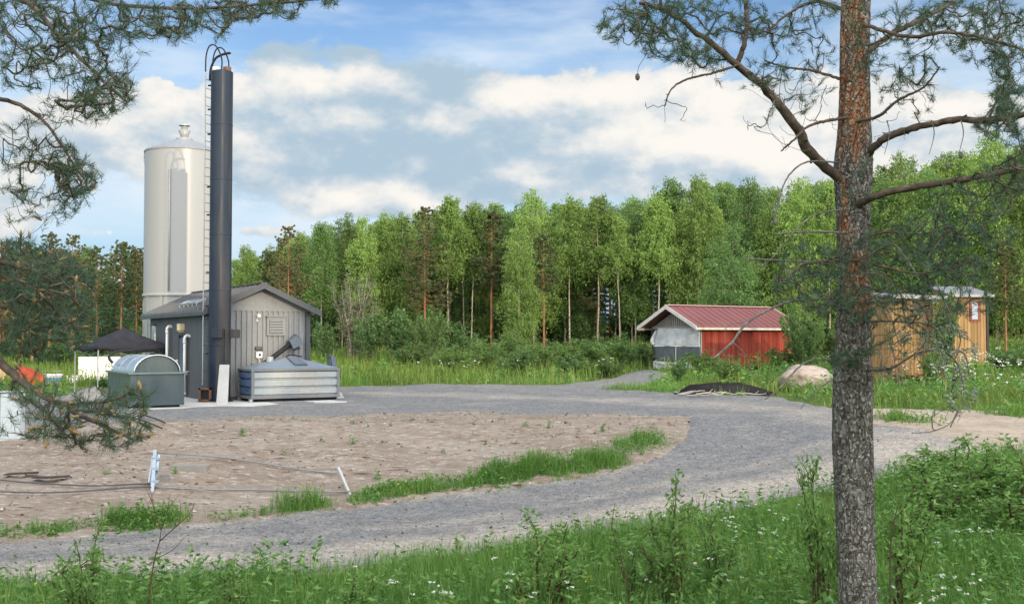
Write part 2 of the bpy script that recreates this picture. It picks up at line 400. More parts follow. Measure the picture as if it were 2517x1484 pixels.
# the ground itself: fine near the camera, coarse to the horizon
def ground():
    xs = np.concatenate([[-900, -500, -300, -200, -140, -100, -75, -60, -48], np.arange(-40, -16, .8), np.arange(-16, 18, .3), np.arange(18, 48, .8), [48, 60, 75, 100, 140, 200, 300, 500, 900]])
    ys = np.concatenate([[-400, -200, -100, -60, -40, -25, -15, -8], np.arange(-4, 8, .8), np.arange(8, 36, .3), np.arange(36, 90, .8), [92, 96, 100, 110, 125, 150, 200, 300, 500, 900, 1500]])
    X, Y = np.meshgrid(xs, ys); Z = terr(X.ravel(), Y.ravel())
    w = len(xs); i, j = np.meshgrid(np.arange(w - 1), np.arange(len(ys) - 1)); k = (j * w + i).ravel()
    b = MB(); b.add(np.column_stack([X.ravel(), Y.ravel(), Z]), np.stack([k, k + 1, k + w + 1, k + w], 1))
    return struct(b.build('ground', soil_mat(), smooth=True))
ground()
def G(pts): return np.array([gp(*p)[:2] for p in pts])
road_far = G([(-260, 1352), (0, 1333), (219, 1315), (293, 1306), (513, 1288), (860, 1247), (1100, 1212), (1339, 1180), (1527, 1151), (1612, 1120), (1664, 1082), (1677, 1030)])
yard_near = G([(1677, 1030), (1500, 1024), (1000, 1022), (700, 1030), (420, 1040), (240, 1052), (0, 1062), (-260, 1070)])
yard_far = G([(-260, 985), (0, 980), (250, 972), (440, 960), (620, 950), (845, 953), (1000, 948), (1200, 946), (1380, 947), (1510, 949), (1640, 966), (1900, 976), (2040, 1003)])
yard_right = G([(2143, 1040), (2240, 1052), (2330, 1072), (2420, 1100), (2560, 1120)])
road_near = np.array([(13.5, 26.6), (9.6, 24.8), (6.8, 22.6), (3.4, 20.2), (0.0, 18.3), (-3.0, 16.9), (-6.5, 15.9), (-12, 15.2)])
gravel_poly = np.concatenate([road_far, yard_near[1:], yard_far, yard_right, road_near])
def track(p):
    a = polydist(p, road_near[1:]); b = polydist(p, road_far[:9]); f = np.exp(-((a - 1.1) / .9) ** 2) * 1.0 + np.exp(-(b / .5) ** 2) * .7 + np.exp(-((a - 2.9) / .35) ** 2) * .5
    w1 = polydist(p, np.array([(9.6, 26.3), (10, 29), (8.5, 33), (5, 37), (0, 40), (-5, 43)])); f += .6 * np.exp(-(w1 / 1.6) ** 2)
    return np.clip(f - .1, 0, 1)
GRAVEL = gravel_mat()
struct(sheet('gravel_road', gravel_poly, .28, .055, GRAVEL, .012, 3.0, .16, track, 1))
SAND = sand_mat('brown sand', (.205, .16, .125), (.275, .222, .178), (.335, .288, .242))
def grow_poly(p, d):
    p = np.asarray(p); a = np.roll(p, 1, 0); b_ = np.roll(p, -1, 0); t = b_ - a; n = np.stack([t[:, 1], -t[:, 0]], 1); n /= np.linalg.norm(n, axis=1)[:, None]
    s = np.sign(np.sum(p[:, 0] * b_[:, 1] - b_[:, 0] * p[:, 1])); return p + n * d * s
sand_poly = grow_poly(np.concatenate([road_far, yard_near[1:]]), .32)
struct(sheet('sand_bank', sand_poly, .11, .062, SAND, .028, 6.0, .05, None, 2))
PALE = sand_mat('pale sand', (.34, .27, .20), (.42, .34, .265), (.48, .40, .33))
pale_poly = G([(2030, 1001), (2143, 1008), (2517, 1012), (2900, 1020), (2900, 1150), (2517, 1118), (2420, 1104), (2330, 1074), (2240, 1054), (2143, 1042), (2080, 1030)])
struct(sheet('sandy_track', grow_poly(pale_poly, .4), .3, .03, PALE, .02, 2.0, .2, None, 3))
ramp_poly = G([(1380, 949), (1500, 951), (1560, 955), (1600, 940), (1648, 918), (1606, 909), (1560, 914), (1490, 934)])
struct(sheet('ramp', ramp_poly, .25, .06, GRAVEL, .01, 3, .05, lambda p: np.zeros(len(p)), 4))
bermp = G([(1490, 936), (1560, 915), (1575, 905), (1520, 915), (1450, 936)])
def concrete_mat():
    m = Mat('concrete', .85, .2); n = m.noise(1.5, 6, .6); f = m.noise(30, 5, .6)
    m.col(m.mix(1.0, m.ramp(n, [(.3, (.40, .39, .37)), (.7, (.56, .55, .53))]), m.ramp(f, [(.3, .85), (.7, 1.1)]), 'MULTIPLY')); m.bump(f, .3, .01); return m.m
CONCRETE = concrete_mat()
# loose stones on the gravel, one mass
def stones():
    rng = np.random.default_rng(3); b = MB(); n = 9000
    y = 13.5 + 17 * rng.random(n) ** 1.4; x = (rng.random(n) - .5) * 1.06 * y; p = np.column_stack([x, y])
    p = p[inpoly(p, gravel_poly)]; n = len(p); s = .009 + .024 * rng.random(n) ** 3.5
    ico = np.array([(0, 0, 1), (.9, 0, .3), (.28, .85, .35), (-.72, .53, .3), (-.7, -.55, .35), (.3, -.85, .3), (0, 0, -.6)])
    tri = np.array([(0, i, i % 5 + 1) for i in range(1, 6)] + [(6, i % 5 + 1, i) for i in range(1, 6)])
    v = ico[None] * (1 + rng.uniform(-.3, .3, (n, 7, 1))); a = rng.random(n) * 6.28; c, s_ = np.cos(a), np.sin(a)
    vx = v[..., 0] * c[:, None] - v[..., 1] * s_[:, None]; vy = v[..., 0] * s_[:, None] + v[..., 1] * c[:, None]
    v = np.stack([vx, vy, v[..., 2] * .7], -1) * s[:, None, None] + np.column_stack([p, terr(p[:, 0], p[:, 1]) + .06])[:, None]
    f = tri[None] + (np.arange(n) * 7)[:, None, None]
    b.add(v, None, f, rt=np.repeat(rng.random(n), 10))
    m = Mat('loose stone', .85, .2); m.col(m.ramp(m.attr('rnd'), [(0, (.06, .065, .075)), (.5, (.20, .20, .21)), (1, (.42, .40, .38))]))
    stuff(b.build('loose_gravel', m.m), 'loose grey stones scattered over the gravel road')
stones()
def debris():                                   # clods and straw on the sand, one mass
    rng = np.random.default_rng(13); b = MB(); n = 7000
    y = 17 + 15 * rng.random(n); x = (rng.random(n) - .5) * 1.06 * y; p = np.column_stack([x, y]); p = p[inpoly(p, sand_poly) & (fbm(x * .7, y * .7, 81) > -.35)]; n = len(p); s = .012 + .03 * rng.random(n) ** 3
    ico = np.array([(0, 0, .8), (1, 0, .2), (.28, .85, .25), (-.8, .53, .2), (-.7, -.6, .25), (.3, -.85, .2), (0, 0, -.6)]); tri = np.array([(0, i, i % 5 + 1) for i in range(1, 6)] + [(6, i % 5 + 1, i) for i in range(1, 6)])
    st = np.where(rng.random(n) < .3, rng.uniform(3, 9, n), 1.3); v = ico[None] * (1 + rng.uniform(-.3, .3, (n, 7, 1))); v[..., 0] *= st[:, None]; v[..., 1:] *= np.where(st > 2, .45, 1)[:, None, None]; a = rng.normal(0, .8, n); c, s_ = np.cos(a), np.sin(a)
    v = np.stack([v[..., 0] * c[:, None] - v[..., 1] * s_[:, None], v[..., 0] * s_[:, None] + v[..., 1] * c[:, None], v[..., 2]], -1) * s[:, None, None] + np.column_stack([p, terr(p[:, 0], p[:, 1]) + .07])[:, None]
    b.add(v, None, tri[None] + (np.arange(n) * 7)[:, None, None], rt=np.repeat(rng.random(n), 10)); m = Mat('clods and chips', .95, .1); m.col(m.ramp(m.attr('rnd'), [(0, (.10, .065, .045)), (.5, (.22, .16, .12)), (.8, (.36, .30, .24)), (1, (.5, .45, .4))]))
    stuff(b.build('soil_clods', m.m), 'clods, chips and straw scattered over the brown sand')
debris()
# ------------------------------------------------------------------ boiler plant
ROT = math.atan2(.52, .853)
def loc2(o, u, v, z=0):                          # plan position in a frame turned by ROT
    return (o[0] + u * math.cos(ROT) - v * math.sin(ROT), o[1] + u * math.sin(ROT) + v * math.cos(ROT), z)
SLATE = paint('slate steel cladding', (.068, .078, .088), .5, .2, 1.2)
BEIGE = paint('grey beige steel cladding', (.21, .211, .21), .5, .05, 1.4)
DARK = paint('dark grey trim', (.055, .06, .066), .5, .2, 2)
ROOFM = paint('dark roof steel', (.085, .092, .105), .45, .3, 1.0, spec=.5)
GALV = paint('galvanised steel', (.50, .53, .56), .38, .3, 2.2, metal=.75, dirtcol=(.28, .24, .20))
PALEGALV = paint('pale galvanised sheet', (.30, .325, .33), .45, .6, .8, metal=.15, dirtcol=(.42, .32, .22))
BLUEST = paint('blue painted steel', (.075, .13, .24), .5, .35, 2.0, dirtcol=(.12, .10, .09))
BLACK = paint('black steel', (.016, .018, .022), .7, .15, 2, spec=.15)
RUST = paint('rusty steel', (.14, .065, .035), .8, .5, 4)
WHITE = paint('white paint', (.72, .72, .70), .5, .25, 1.6)
LAMPW = paint('warm white plastic', (.75, .62, .36), .4, .1)
GLASS = Mat('window glass', .06, .6); GLASS.col((.28, .33, .38)); GLASS = GLASS.m
SILOW = Mat('silver grey silo enamel', .33, .45); SILOW.col(SILOW.ramp(SILOW.noise(.6, 4, .5, st=(1, 1, .1)), [(.3, (.262, .260, .252)), (.7, (.288, .286, .278))])); SILOW = SILOW.m
CHIM = Mat('dark blue chimney paint', .5, .2)
_n = CHIM.noise(2.2, 5, .6, st=(1, 1, .06)); _n2 = CHIM.noise(1.3, 6, .65, st=(1, 1, .5))
CHIM.col(CHIM.mix(CHIM.ramp(_n, [(.50, 0.0), (.68, .7)]), CHIM.ramp(_n2, [(.3, (.012, .019, .032)), (.7, (.024, .034, .052))]), (.085, .065, .045)))  # brown streaks: rust, and the tan highlight put into the colour
CHIM.rough(CHIM.ramp(_n2, [(.3, .3), (.7, .5)])); CHIM = CHIM.m

slab_p = G([(322, 1011), (560, 1003), (852, 992), (838, 968), (560, 940), (300, 975)])
b = MB(); zs = .085
b.prism([tuple(p) for p in slab_p], -.3, zs, 2)
# prism along z keeps the two plan axes
struct(b.build('concrete_slab', CONCRETE, bevel=.02))

N0 = (-10.36, 37.5)
def ribs(x0, x1, z0, z1, period, depth, face):   # trapezoid ribs running up a wall; face is -y
    pr = []; x = x0
    while x < x1 - 1e-6:
        for fx, d in ((0, 0), (.38, 0), (.5, 1), (.88, 1)):
            if x + fx * period < x1: pr.append((x + fx * period, face - d * depth))
        x += period
    pr.append((x1, face)); m = len(pr)
    v = [(a, c, z0) for a, c in pr] + [(a, c, z1) for a, c in pr]
    return v, [(i, i + 1, m + i + 1, m + i) for i in range(m - 1)]
def boiler_house():
    W, Lh, H, RZ = 3.6, 8.2, 3.2, 4.0
    t = thing('boiler_house', (*N0, 0), 'small grey steel clad boiler house with a pitched roof behind the dark chimney', 'building', ROT)
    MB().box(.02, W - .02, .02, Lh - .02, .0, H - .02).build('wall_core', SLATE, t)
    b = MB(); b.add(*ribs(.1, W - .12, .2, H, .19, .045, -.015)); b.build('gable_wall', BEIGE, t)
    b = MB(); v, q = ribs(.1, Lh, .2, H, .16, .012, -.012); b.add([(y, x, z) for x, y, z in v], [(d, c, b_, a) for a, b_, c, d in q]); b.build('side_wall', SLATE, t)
    for ya, yb in ((-.03, 0.), (Lh, Lh + .03)): MB().prism([(0, H + .01), (W, H + .01), (W / 2, RZ - .03)], ya, yb).build('gable', BEIGE, t)
    MB().box(-.01, W + .01, -.062, -.015, H - .05, H + .02).build('gable_flashing', BEIGE, t, bevel=.005)
    for x in (-.03, W - .13): MB().box(x, x + .16, -.085, .03, .1, H - .05).build('corner_trim', DARK, t, bevel=.006)
    MB().box(-.03, W + .03, -.04, Lh + .04, -.1, .2).build('plinth', DARK, t)
    sl = (RZ - H) / (W / 2); b = MB()
    for s in (-1, 1):
        xe = W / 2 + s * (W / 2 + .28); ze = H - .28 * sl; xr = W / 2
        b.prism([(xe, ze), (xr, RZ), (xr, RZ + .09), (xe, ze + .09)], -.42, Lh + .35)
        for k in range(17):
            y = -.38 + k * .54; b.bar((xe, y, ze + .11), (xr, y, RZ + .11), .03, .05)
    b.build('roof', ROOFM, t)
    for y in (-.46, Lh + .36):
        for s in (-1, 1):
            b = MB(); xe = W / 2 + s * (W / 2 + .31); b.prism([(xe, H - .31 * sl - .09), (W / 2, RZ - .08), (W / 2, RZ + .13), (xe, H - .31 * sl + .12)], y, y + .038); b.build('bargeboard', DARK, t)
    b = MB(); b.bar((W / 2, -.46, RZ + .125), (W / 2, Lh + .4, RZ + .125), .22, .03); b.build('ridge_cap', ROOFM, t)
    b = MB(); b.bar((-.30, -.44, H - .17), (-.30, Lh + .36, H - .17), .09, .11); b.build('gutter', DARK, t)
    # low rack lying on the left slope
    b = MB()
    def rp(x, y, dz): return (x, y, H + (x) * sl + .13 + dz)
    for x in (.12, .42): b.bar(rp(x, 1.9, .1), rp(x, 4.3, .1), .05)
    for k in range(5): b.bar(rp(.12, 1.95 + k * .57, .1), rp(.42, 1.95 + k * .57, .1), .035); b.bar(rp(.12, 1.95 + k * .57, -.04), rp(.12, 1.95 + k * .57, .1), .03); b.bar(rp(.42, 1.95 + k * .57, -.04), rp(.42, 1.95 + k * .57, .1), .03)
    b.build('snow_guard', GALV, t)
    # door, window and pipes of the left wall
    d = MB().box(-.06, .01, 2.55, 3.55, .18, 2.22).build('door', BLUEST_D, t, bevel=.01)
    MB().box(-.075, .012, 2.45, 2.54, .12, 2.32).build('frame', DARK, d); MB().box(-.075, .012, 3.56, 3.65, .12, 2.32).build('frame', DARK, d); MB().box(-.16, .012, 2.4, 3.7, 2.325, 2.37).build('canopy', DARK, d)
    h = MB(); h.tube([(-.06, 3.42, 1.12), (-.12, 3.42, 1.12), (-.12, 3.28, 1.12)], .018); h.box(-.075, -.055, 3.36, 3.47, 1.0, 1.2); h.build('handle', GALV, d)
    w = MB().box(-.05, .01, 7.3, 7.85, 1.9, 2.72).build('window', WHITE, t, bevel=.01)
    MB().box(-.058, -.045, 7.37, 7.78, 1.97, 2.65).build('pane', GLASS, w); MB().box(-.12, .0, 7.24, 7.9, 2.725, 2.77).build('hood', DARK, w)
    for y, zt, zb in ((4.78, 2.66, .35), (2.28, 2.30, .3)):
        p = MB(); p.tube(bez([(.02, y, zt - .03), (-.12, y, zt), (-.2, y, zt - .09), (-.2, y, zt - .25)], 12), .055, 10); p.tube([(-.2, y, zt - .24), (-.2, y, zb)], .05, 10)
        p.tube([(-.2, y, zt - .27), (-.2, y, zt - .2)], .062, 10); p.box(-.2, 0, y - .02, y + .02, 1.0, 1.03); p = p.build('vent_pipe', WHITE, t, smooth=True)
    p = MB(); p.tube([(-.12, 2.46, .2), (-.12, 2.46, 1.55)], .025, 8); p.box(-.13, 0, 2.44, 2.48, .9, .92); p.build('cable_pipe', WHITE, t)
    l = MB(); l.box(-.22, .0, 3.0, 3.32, 2.48, 2.74); l.box(-.17, .0, 3.05, 3.27, 2.42, 2.475); l.build('wall_lamp', LAMPW, t, bevel=.02)
    s = MB(); s.box(-.10, .0, 3.82, 3.92, 1.25, 1.42); s.build('switch_box', WHITE, t, bevel=.01)
    # gable fittings
    g = MB().box(2.03, 2.69, -.10, -.02, 2.3, 2.95).build('vent_grille', BEIGE, t, bevel=.006)
    MB().box(2.11, 2.61, -.106, -.09, 2.37, 2.88).build('opening', BLACK, g)
    sl_ = MB()
    for k in range(9): z = 2.385 + k * .056; sl_.box(2.11, 2.61, -.135, -.125, z + .014, z + .036)
    sl_.build('slats', SLATM, g); MB().box(1.99, 2.73, -.15, -.02, 2.955, 2.99).build('hood', BEIGE, g)
    l = MB(); l.lathe([(.0, .07), (.05, .06), (.07, 0), (.05, -.06), (.0, -.07)], 12, (1.72, -.13, 2.98)); l.box(1.66, 1.72, -.06, -.03, 2.78, 2.86); l.bar((1.69, -.05, 2.8), (1.69, -.05, 2.98), .02); l.build('gable_lamp', WHITE, t, smooth=True)
    m_ = MB().box(1.64, 1.86, -.14, -.04, 1.52, 1.74).build('meter_box', WHITE, t, bevel=.01)
    MB().lathe([(0, 0), (.045, 0), (.045, .012), (0, .012)], 12).build('dial', BLACK, m_); dial = m_.children[0]; dial.rotation_euler.x = R(90); dial.location = (1.76, -.141, 1.63)
    MB().box(1.62, 1.88, -.15, -.045, 1.80, 1.92).build('junction_box', DARK, t, bevel=.01)
    c = MB(); c.tube(bez([(1.74, -.09, 1.52), (1.8, -.1, 1.35), (1.95, -.12, 1.25), (2.0, -.12, 1.1)], 14), .012, 6); c.build('cable', WHITE, t)
BLUEST_D = paint('steel blue door', (.085, .115, .155), .4, .15, 1.5)
SLATM = paint('light grey slats', (.42, .42, .41), .5, .1)
boiler_house()

def silo():
    c = (-14.25, 47.5); r = 1.63
    t = thing('silo', (*c, 0), 'tall cream coloured storage silo with a conical roof standing behind the boiler house', 'silo')
    b = MB(); b.lathe([(r, 4.12), (r, 5.0), (r, 6.5), (r, 8), (r, 10.22)], 64); b.build('body', SILOW, t, smooth=True)
    b = MB(); b.lathe([(r - .03, 0), (r - .03, 4.0)], 64); 
    for k in range(12):
        a = k * math.pi / 6 + .25; x, y = (r - .02) * math.cos(a), (r - .02) * math.sin(a); b.bar((x, y, 0), (x, y, 4.0), .12, .05, (x, y, 0))
    b.build('skirt', SILOW, t)
    b = MB(); b.lathe([(r - .03, 4.0), (r + .05, 4.0), (r + .05, 4.06), (r + .02, 4.12), (r, 4.12)], 64); b.build('ring_beam', SILOW, t)
    b = MB(); b.lathe([(r + .03, 10.2), (r + .04, 10.27), (r - .02, 10.30), (.34, 10.83), (.0, 10.84)], 64); b.build('roof_cone', GALV_S, t, smooth=False)
    v = MB(); v.lathe([(.34, 10.8), (.36, 10.86), (.30, 10.9), (.0, 10.9)], 32); v.lathe([(.15, 10.88), (.17, 11.0), (.26, 11.22), (.19, 11.26), (.13, 11.27), (.13, 11.42)], 24); v = v.build('vent', SILOW, t, smooth=True)
    MB().lathe([(0, 11.50), (.24, 11.46), (.24, 11.44), (0, 11.44)], 24).build('cap', GALV, v)
    b = MB(); b.tube(bez([(-r - .03, -.1, 9.7), (-r - .07, -.1, 9.9), (-r - .07, -.1, 10.4)], 6), .025); b.build('lifting_lug', GALV, t)
    b = MB(); b.tube([(-.1, -r - .04, 4.2), (-.1, -r - .04, 9.3)], .035, 8); b.build('fill_pipe', SILOW, t, smooth=True)
GALV_S = paint('light grey silo roof', (.27, .28, .30), .4, .15, .8, metal=.0, spec=.5)
silo()

def chimney():
    c = (-9.84, 37.0); r = .365
    t = thing('chimney', (*c, zs), 'tall dark blue steel chimney with a side ladder in front of the boiler house', 'chimney')
    b = MB(); b.lathe([(0, 0), (.46, 0), (.46, .03), (r, .03)] + [(r + d, z) for k in range(1, 6) for z, d in ((k * 1.86, 0), (k * 1.86 + .01, .006), (k * 1.86 + .05, .006), (k * 1.86 + .06, 0))] + [(r, 11.13), (r - .03, 11.15), (0, 11.14)], 48); b.build('shaft', CHIM, t, smooth=False)
    for x, m in ((-.2, WHITE), (.17, RUST)): MB().lathe([(.135, 11.1), (.135, 11.3), (.115, 11.3), (.115, 11.15)], 20, (x, 0, 0)).build('flue_stub', m, t, smooth=False)
    rd = np.array([-.93, .36]); tg = np.array([.36, .93]); base = rd * .53
    lad = MB(); zt = 11.2
    for s in (-1, 1):
        p = base + tg * s * .2
        st = [(*p, .55), (*p, 6), (*p, zt)]
        lad.tube(st, .022, 6)
    z = .7
    while z < zt: a, c_ = base - tg * .2, base + tg * .2; lad.tube([(*a, z), (*c_, z)], .012, 5); z += .3
    lad.build('ladder', GALV_D, t)
    for s in (-1, 1):
        p = base + tg * s * .2; h = MB(); q = -rd * .12 + tg * s * .2
        h.tube(bez([(*p, zt - .05), (*(p * .97), zt + .5), (*(p * .75 + q * .25), zt + .82), (*(p * .35 + q * .65), zt + .78), (*(q * .95), zt + .35), (*q, zt - .08)], 30), .024, 6); h.build('handrail', BLACK, t, smooth=True)
    h = MB(); h.tube(bez([(*(rd * .5), zt - .3), (*(rd * .46), zt + .1), (*(rd * .28), zt + .42), (*(rd * .05), zt + .52), (*(-rd * .12), zt + .55)], 24), .04, 8); h.bar((*(-rd * .1), zt + .555), (*(-rd * .32), zt + .56), .09, .06); h.build('lifting_arm', BLACK, t)
    for z in (1.6, 3.2, 4.35, 6.3, 7.25, 9.05, 9.9, 10.72): MB().bar((*(rd * .34), z), (*(rd * .56), z), .06, .045).build('ladder_bracket', BLACK, t)
    MB().box(-.17, .2, -.47, -.30, 2.12, 2.46).build('inspection_box', CHIM, t, bevel=.015); MB().box(.34, .66, -.2, .12, 2.13, 2.42).build('inspection_box', CHIM, t, bevel=.015); MB().box(.25, .37, -.32, -.18, .1, 2.44).build('cable_duct', CHIM, t, bevel=.01)
    f = MB(); 
    for x0, x1, z0, z1 in ((-.56, -.50, .05, .47), (-.22, -.16, .05, .47), (-.56, -.16, .41, .47), (-.56, -.16, .03, .09)): f.box(x0, x1, -.47, -.34, z0, z1)
    f.build('ash_door_frame', RUST, t); MB().box(-.5, -.22, -.40, -.3, .09, .41).build('ash_door', BLACK, t); MB().box(-.62, -.1, -.42, .2, .0, .035).build('base_plate', RUST, t)
GALV_D = paint('weathered ladder steel', (.33, .34, .35), .5, .4, 2, metal=.4)
chimney()

# barrel lidded bin
def ash_bin():
    o = gp(319, 1010)
    W, Lb = 1.62, 3.3
    t = thing('ash_bin', (o[0], o[1], zs), 'dark green steel bin with a silvery barrel shaped lid on the concrete slab', 'bin', ROT)
    GRN = paint('dark green bin enamel', (.042, .064, .073), .32, .1, 1.5, spec=.5)
    MB().box(0, W, 0, Lb, .07, 1.02).build('body', GRN, t, bevel=.012)
    MB().box(.12, W - .12, .1, Lb - .1, 0, .07).build('plinth', BLACK, t)
    MB().box(-.06, W + .06, -.06, Lb + .06, 1.02, 1.075).build('rim', GRN2, t, bevel=.008)
    b = MB(); th = np.linspace(0, np.pi, 25); pr = [(W / 2 - .68 * math.cos(a), 1.075 + .52 * math.sin(a)) for a in th]
    m = len(pr); ys = [.05, Lb - .1]
    v = [(x, y, z) for y in ys for x, z in pr]; b.add(v, [(k * m + i, k * m + i + 1, (k + 1) * m + i + 1, (k + 1) * m + i) for k in range(len(ys) - 1) for i in range(m - 1)])
    lid = b.build('lid', LIDM, t, smooth=True)
    seam = MB()
    for s in range(1, 3): seam.tube([(W / 2 - .681 * math.cos(a), .06 + s * 1.06, 1.075 + .521 * math.sin(a)) for a in th], .003, 5)
    seam.build('seam', LIDM, lid, smooth=True)
    e = MB(); e.prism([(W / 2 - .65 * math.cos(a), 1.075 + .49 * math.sin(a)) for a in th], .09, Lb - .14); e.build('lid_end', GRN, lid)
    r_ = MB(); r_.tube([(W / 2 - .685 * math.cos(a), .05, 1.075 + .525 * math.sin(a)) for a in th], .022, 6); r_.build('lid_edge', LIDM, lid, smooth=True)
    h = MB(); h.tube(bez([(.1, Lb - .3, 1.32), (-.02, Lb - .3, 1.5), (.2, Lb - .3, 1.68), (.8, Lb - .35, 1.72)], 14), .045, 8); h.build('rubber_seal', BLACK, lid, smooth=True)
LIDM = paint('zinc lid', (.50, .55, .58), .3, .12, 1.2, metal=.75); GRN2 = paint('green rim', (.10, .14, .14), .3, .1, 1, spec=.6)
ash_bin()

# hook lift container with a pyramid lid
def container():
    o = gp(617, 996)
    W, D_, H = 3.12, 1.5, 1.02
    t = thing('skip_container', (o[0], o[1] + .05, zs), 'low galvanised skip container with ribbed sides and a pyramid lid beside the chimney', 'container', ROT)
    FR = paint('grey container frame', (.15, .16, .165), .55, .5, 2.5, dirtcol=(.16, .11, .07))
    f = MB()
    for x in (0, W - .1):
        for y in (0, D_ - .1): f.box(x, x + .1, y, y + .1, .13, H)
    for z0, z1 in ((H, H + .07), (.1, .2)):
        f.box(0 - .01, W + .01, -.01, .09, z0, z1); f.box(-.01, W + .01, D_ - .09, D_ + .01, z0, z1); f.box(-.01, .09, .092, D_ - .092, z0, z1); f.box(W - .09, W + .01, .092, D_ - .092, z0, z1)
    f.build('frame', FR, t, bevel=.008)
    def rib(u0, u1, z0, z1):
        pr = []; n = 3; h = (z1 - z0) / n
        for k in range(n):
            z = z0 + k * h
            pr += [(z, .065), (z + .10 * h, .065), (z + .18 * h, .0), (z + .84 * h, .0), (z + .94 * h, .065)]
        pr.append((z1, .065)); m = len(pr)
        return [(u0, d, z) for z, d in pr] + [(u1, d, z) for z, d in pr], [(i, m + i, m + i + 1, i + 1) for i in range(m - 1)]
    v, q = rib(.1, W - .1, .2, H); b = MB(); b.add([(x, y + .025, z) for x, y, z in v], q); b.build('front_panel', PALEGALV, t)
    b = MB(); b.add([(x, D_ - .025 - y, z) for x, y, z in v], [c[::-1] for c in q]); b.build('rear_panel', PALEGALV, t)
    v, q = rib(.1, D_ - .1, .2, H); b = MB(); b.add([(y + .025, x, z) for x, y, z in v], [c[::-1] for c in q]); b.build('end_panel', BLUEST, t, label='blue ribbed end panel')
    b = MB(); b.add([(W - .025 - y, x, z) for x, y, z in v], q); b.build('end_panel', PALEGALV, t)
    top = (W * .5, D_ * .52, H + .45); c = [(0, 0, H + .075), (W, 0, H + .075), (W, D_, H + .075), (0, D_, H + .075)]
    LM = paint('blue grey weathered lid', (.20, .25, .31), .42, .55, 1.6, streak=False, metal=.4, dirtcol=(.24, .19, .15))
    b = MB(); ap = [(W * .5 - .18, D_ * .5 - .12, H + .44), (W * .5 + .18, D_ * .5 - .12, H + .44), (W * .5 + .18, D_ * .5 + .12, H + .44), (W * .5 - .18, D_ * .5 + .12, H + .44)]
    b.add(c + ap, [(0, 1, 5, 4), (1, 2, 6, 5), (2, 3, 7, 6), (3, 0, 4, 7), (4, 5, 6, 7)]); lid = b.build('lid', LM, t)
    def onl(s, k, dz): # on the front slope: s along, k up
        p = np.array(c[0]) * (1 - s) * (1 - k) + np.array(c[1]) * s * (1 - k) + np.array(ap[0]) * (1 - s) * k + np.array(ap[1]) * s * k; return p + np.array([0, -.03, .06]) * dz
    b = MB(); q4 = [onl(.50, .25, .2), onl(.68, .25, .2), onl(.95, .95, .2), onl(.2, .95, .2)]; q5 = [p + np.array([0, -.02, .045]) for p in q4]
    b.add(q4 + q5, [(4, 5, 6, 7), (0, 1, 5, 4), (1, 2, 6, 5), (2, 3, 7, 6), (3, 0, 4, 7)]); b.build('hatch', BLUEST_H, lid)
    b = MB(); b.tube(bez([(W * .5 - .1, D_ * .55, H + .46), (W * .5 + .1, D_ * .55, H + .53), (W * .5 + .5, D_ * .55, H + .46)], 10), .022, 6); b.build('lid_handle', BLACK, lid)
    b = MB(); b.lathe([(.12, H + .2), (.12, H + .46), (.09, H + .47), (0, H + .47)], 16, (W * .30, D_ * .62, 0)); b.build('filler_neck', PALEGALV, lid)
    h = MB()
    for y in (D_ / 2 - .18, D_ / 2 + .13): h.prism([(W + .02, .1), (W + .12, .1), (W + .12, H + .2), (W + .02, H + .5), (W - .10, H + .5), (W - .04, H + .1)], y, y + .05)
    h.box(W - .1, W + .02, D_ / 2 - .13, D_ / 2 + .13, H + .42, H + .5); h.bar((W + .05, D_ / 2 - .18, H + .1), (W + .05, D_ / 2 + .18, H + .1), .05); h.build('hook_frame', BLUEST_H, t)
    k = MB()
    for y in (.15, D_ - .27): k.prism([(.02, .12), (.1, .02), (.2, 0), (W - .1, 0), (W - .02, .1)], y, y + .12)
    k.build('skids', BLACK, t)
    for y in (.12, D_ - .2): MB().tube([(.03, y, .06), (.03, y + .12, .06)], .06, 12).build('roller', GALV, t)
    h = MB(); h.tube(bez([(-.04, .15, .45), (-.12, .15, .52), (-.14, .15, .42), (-.05, .15, .36)], 8), .018, 5); h.build('tie_hook', BLACK, t)
BLUEST_H = paint('blue grey steel', (.09, .115, .15), .45, .3, 2, dirtcol=(.2, .16, .13))
container()

def auger():
    o = np.array(loc2(N0, 1.62, -.38, zs))
    t = thing('ash_auger', o, 'dark slanting screw conveyor with a boxy head rising before the ribbed gable', 'conveyor', ROT)
    a = np.array([.1, .0, 1.15]); e = np.array([1.16, -.05, 1.93]); d = (e - a) / np.linalg.norm(e - a)
    b = MB(); b.tube([a, e], .088, 14); b.tube([a + d * .02, a + d * .08], .1, 14); b.tube([e - d * .12, e - d * .04], .1, 14); b.build('tube', BLACK, t)
    k = MB(); p = np.array([-d[2], 0, d[0]])
    pts = [e - d * .08 - p * .16, e + d * .26 - p * .22, e + d * .34 - p * .02, e + d * .30 + p * .17, e - d * .02 + p * .14]
    k.prism([(q[0], q[2]) for q in pts], -.24, .12); k.build('head_box', BLUEST_H, t, bevel=.012)
    MB().box(-.22, .22, -.12, .14, .0, 1.22).build('feed_box', BLACK, t, bevel=.01)
    m = MB(); m.tube([e - d * .05 - p * .2, e + d * .18 - p * .3], .06, 12); m.build('drive_motor', DARK, t)
auger()
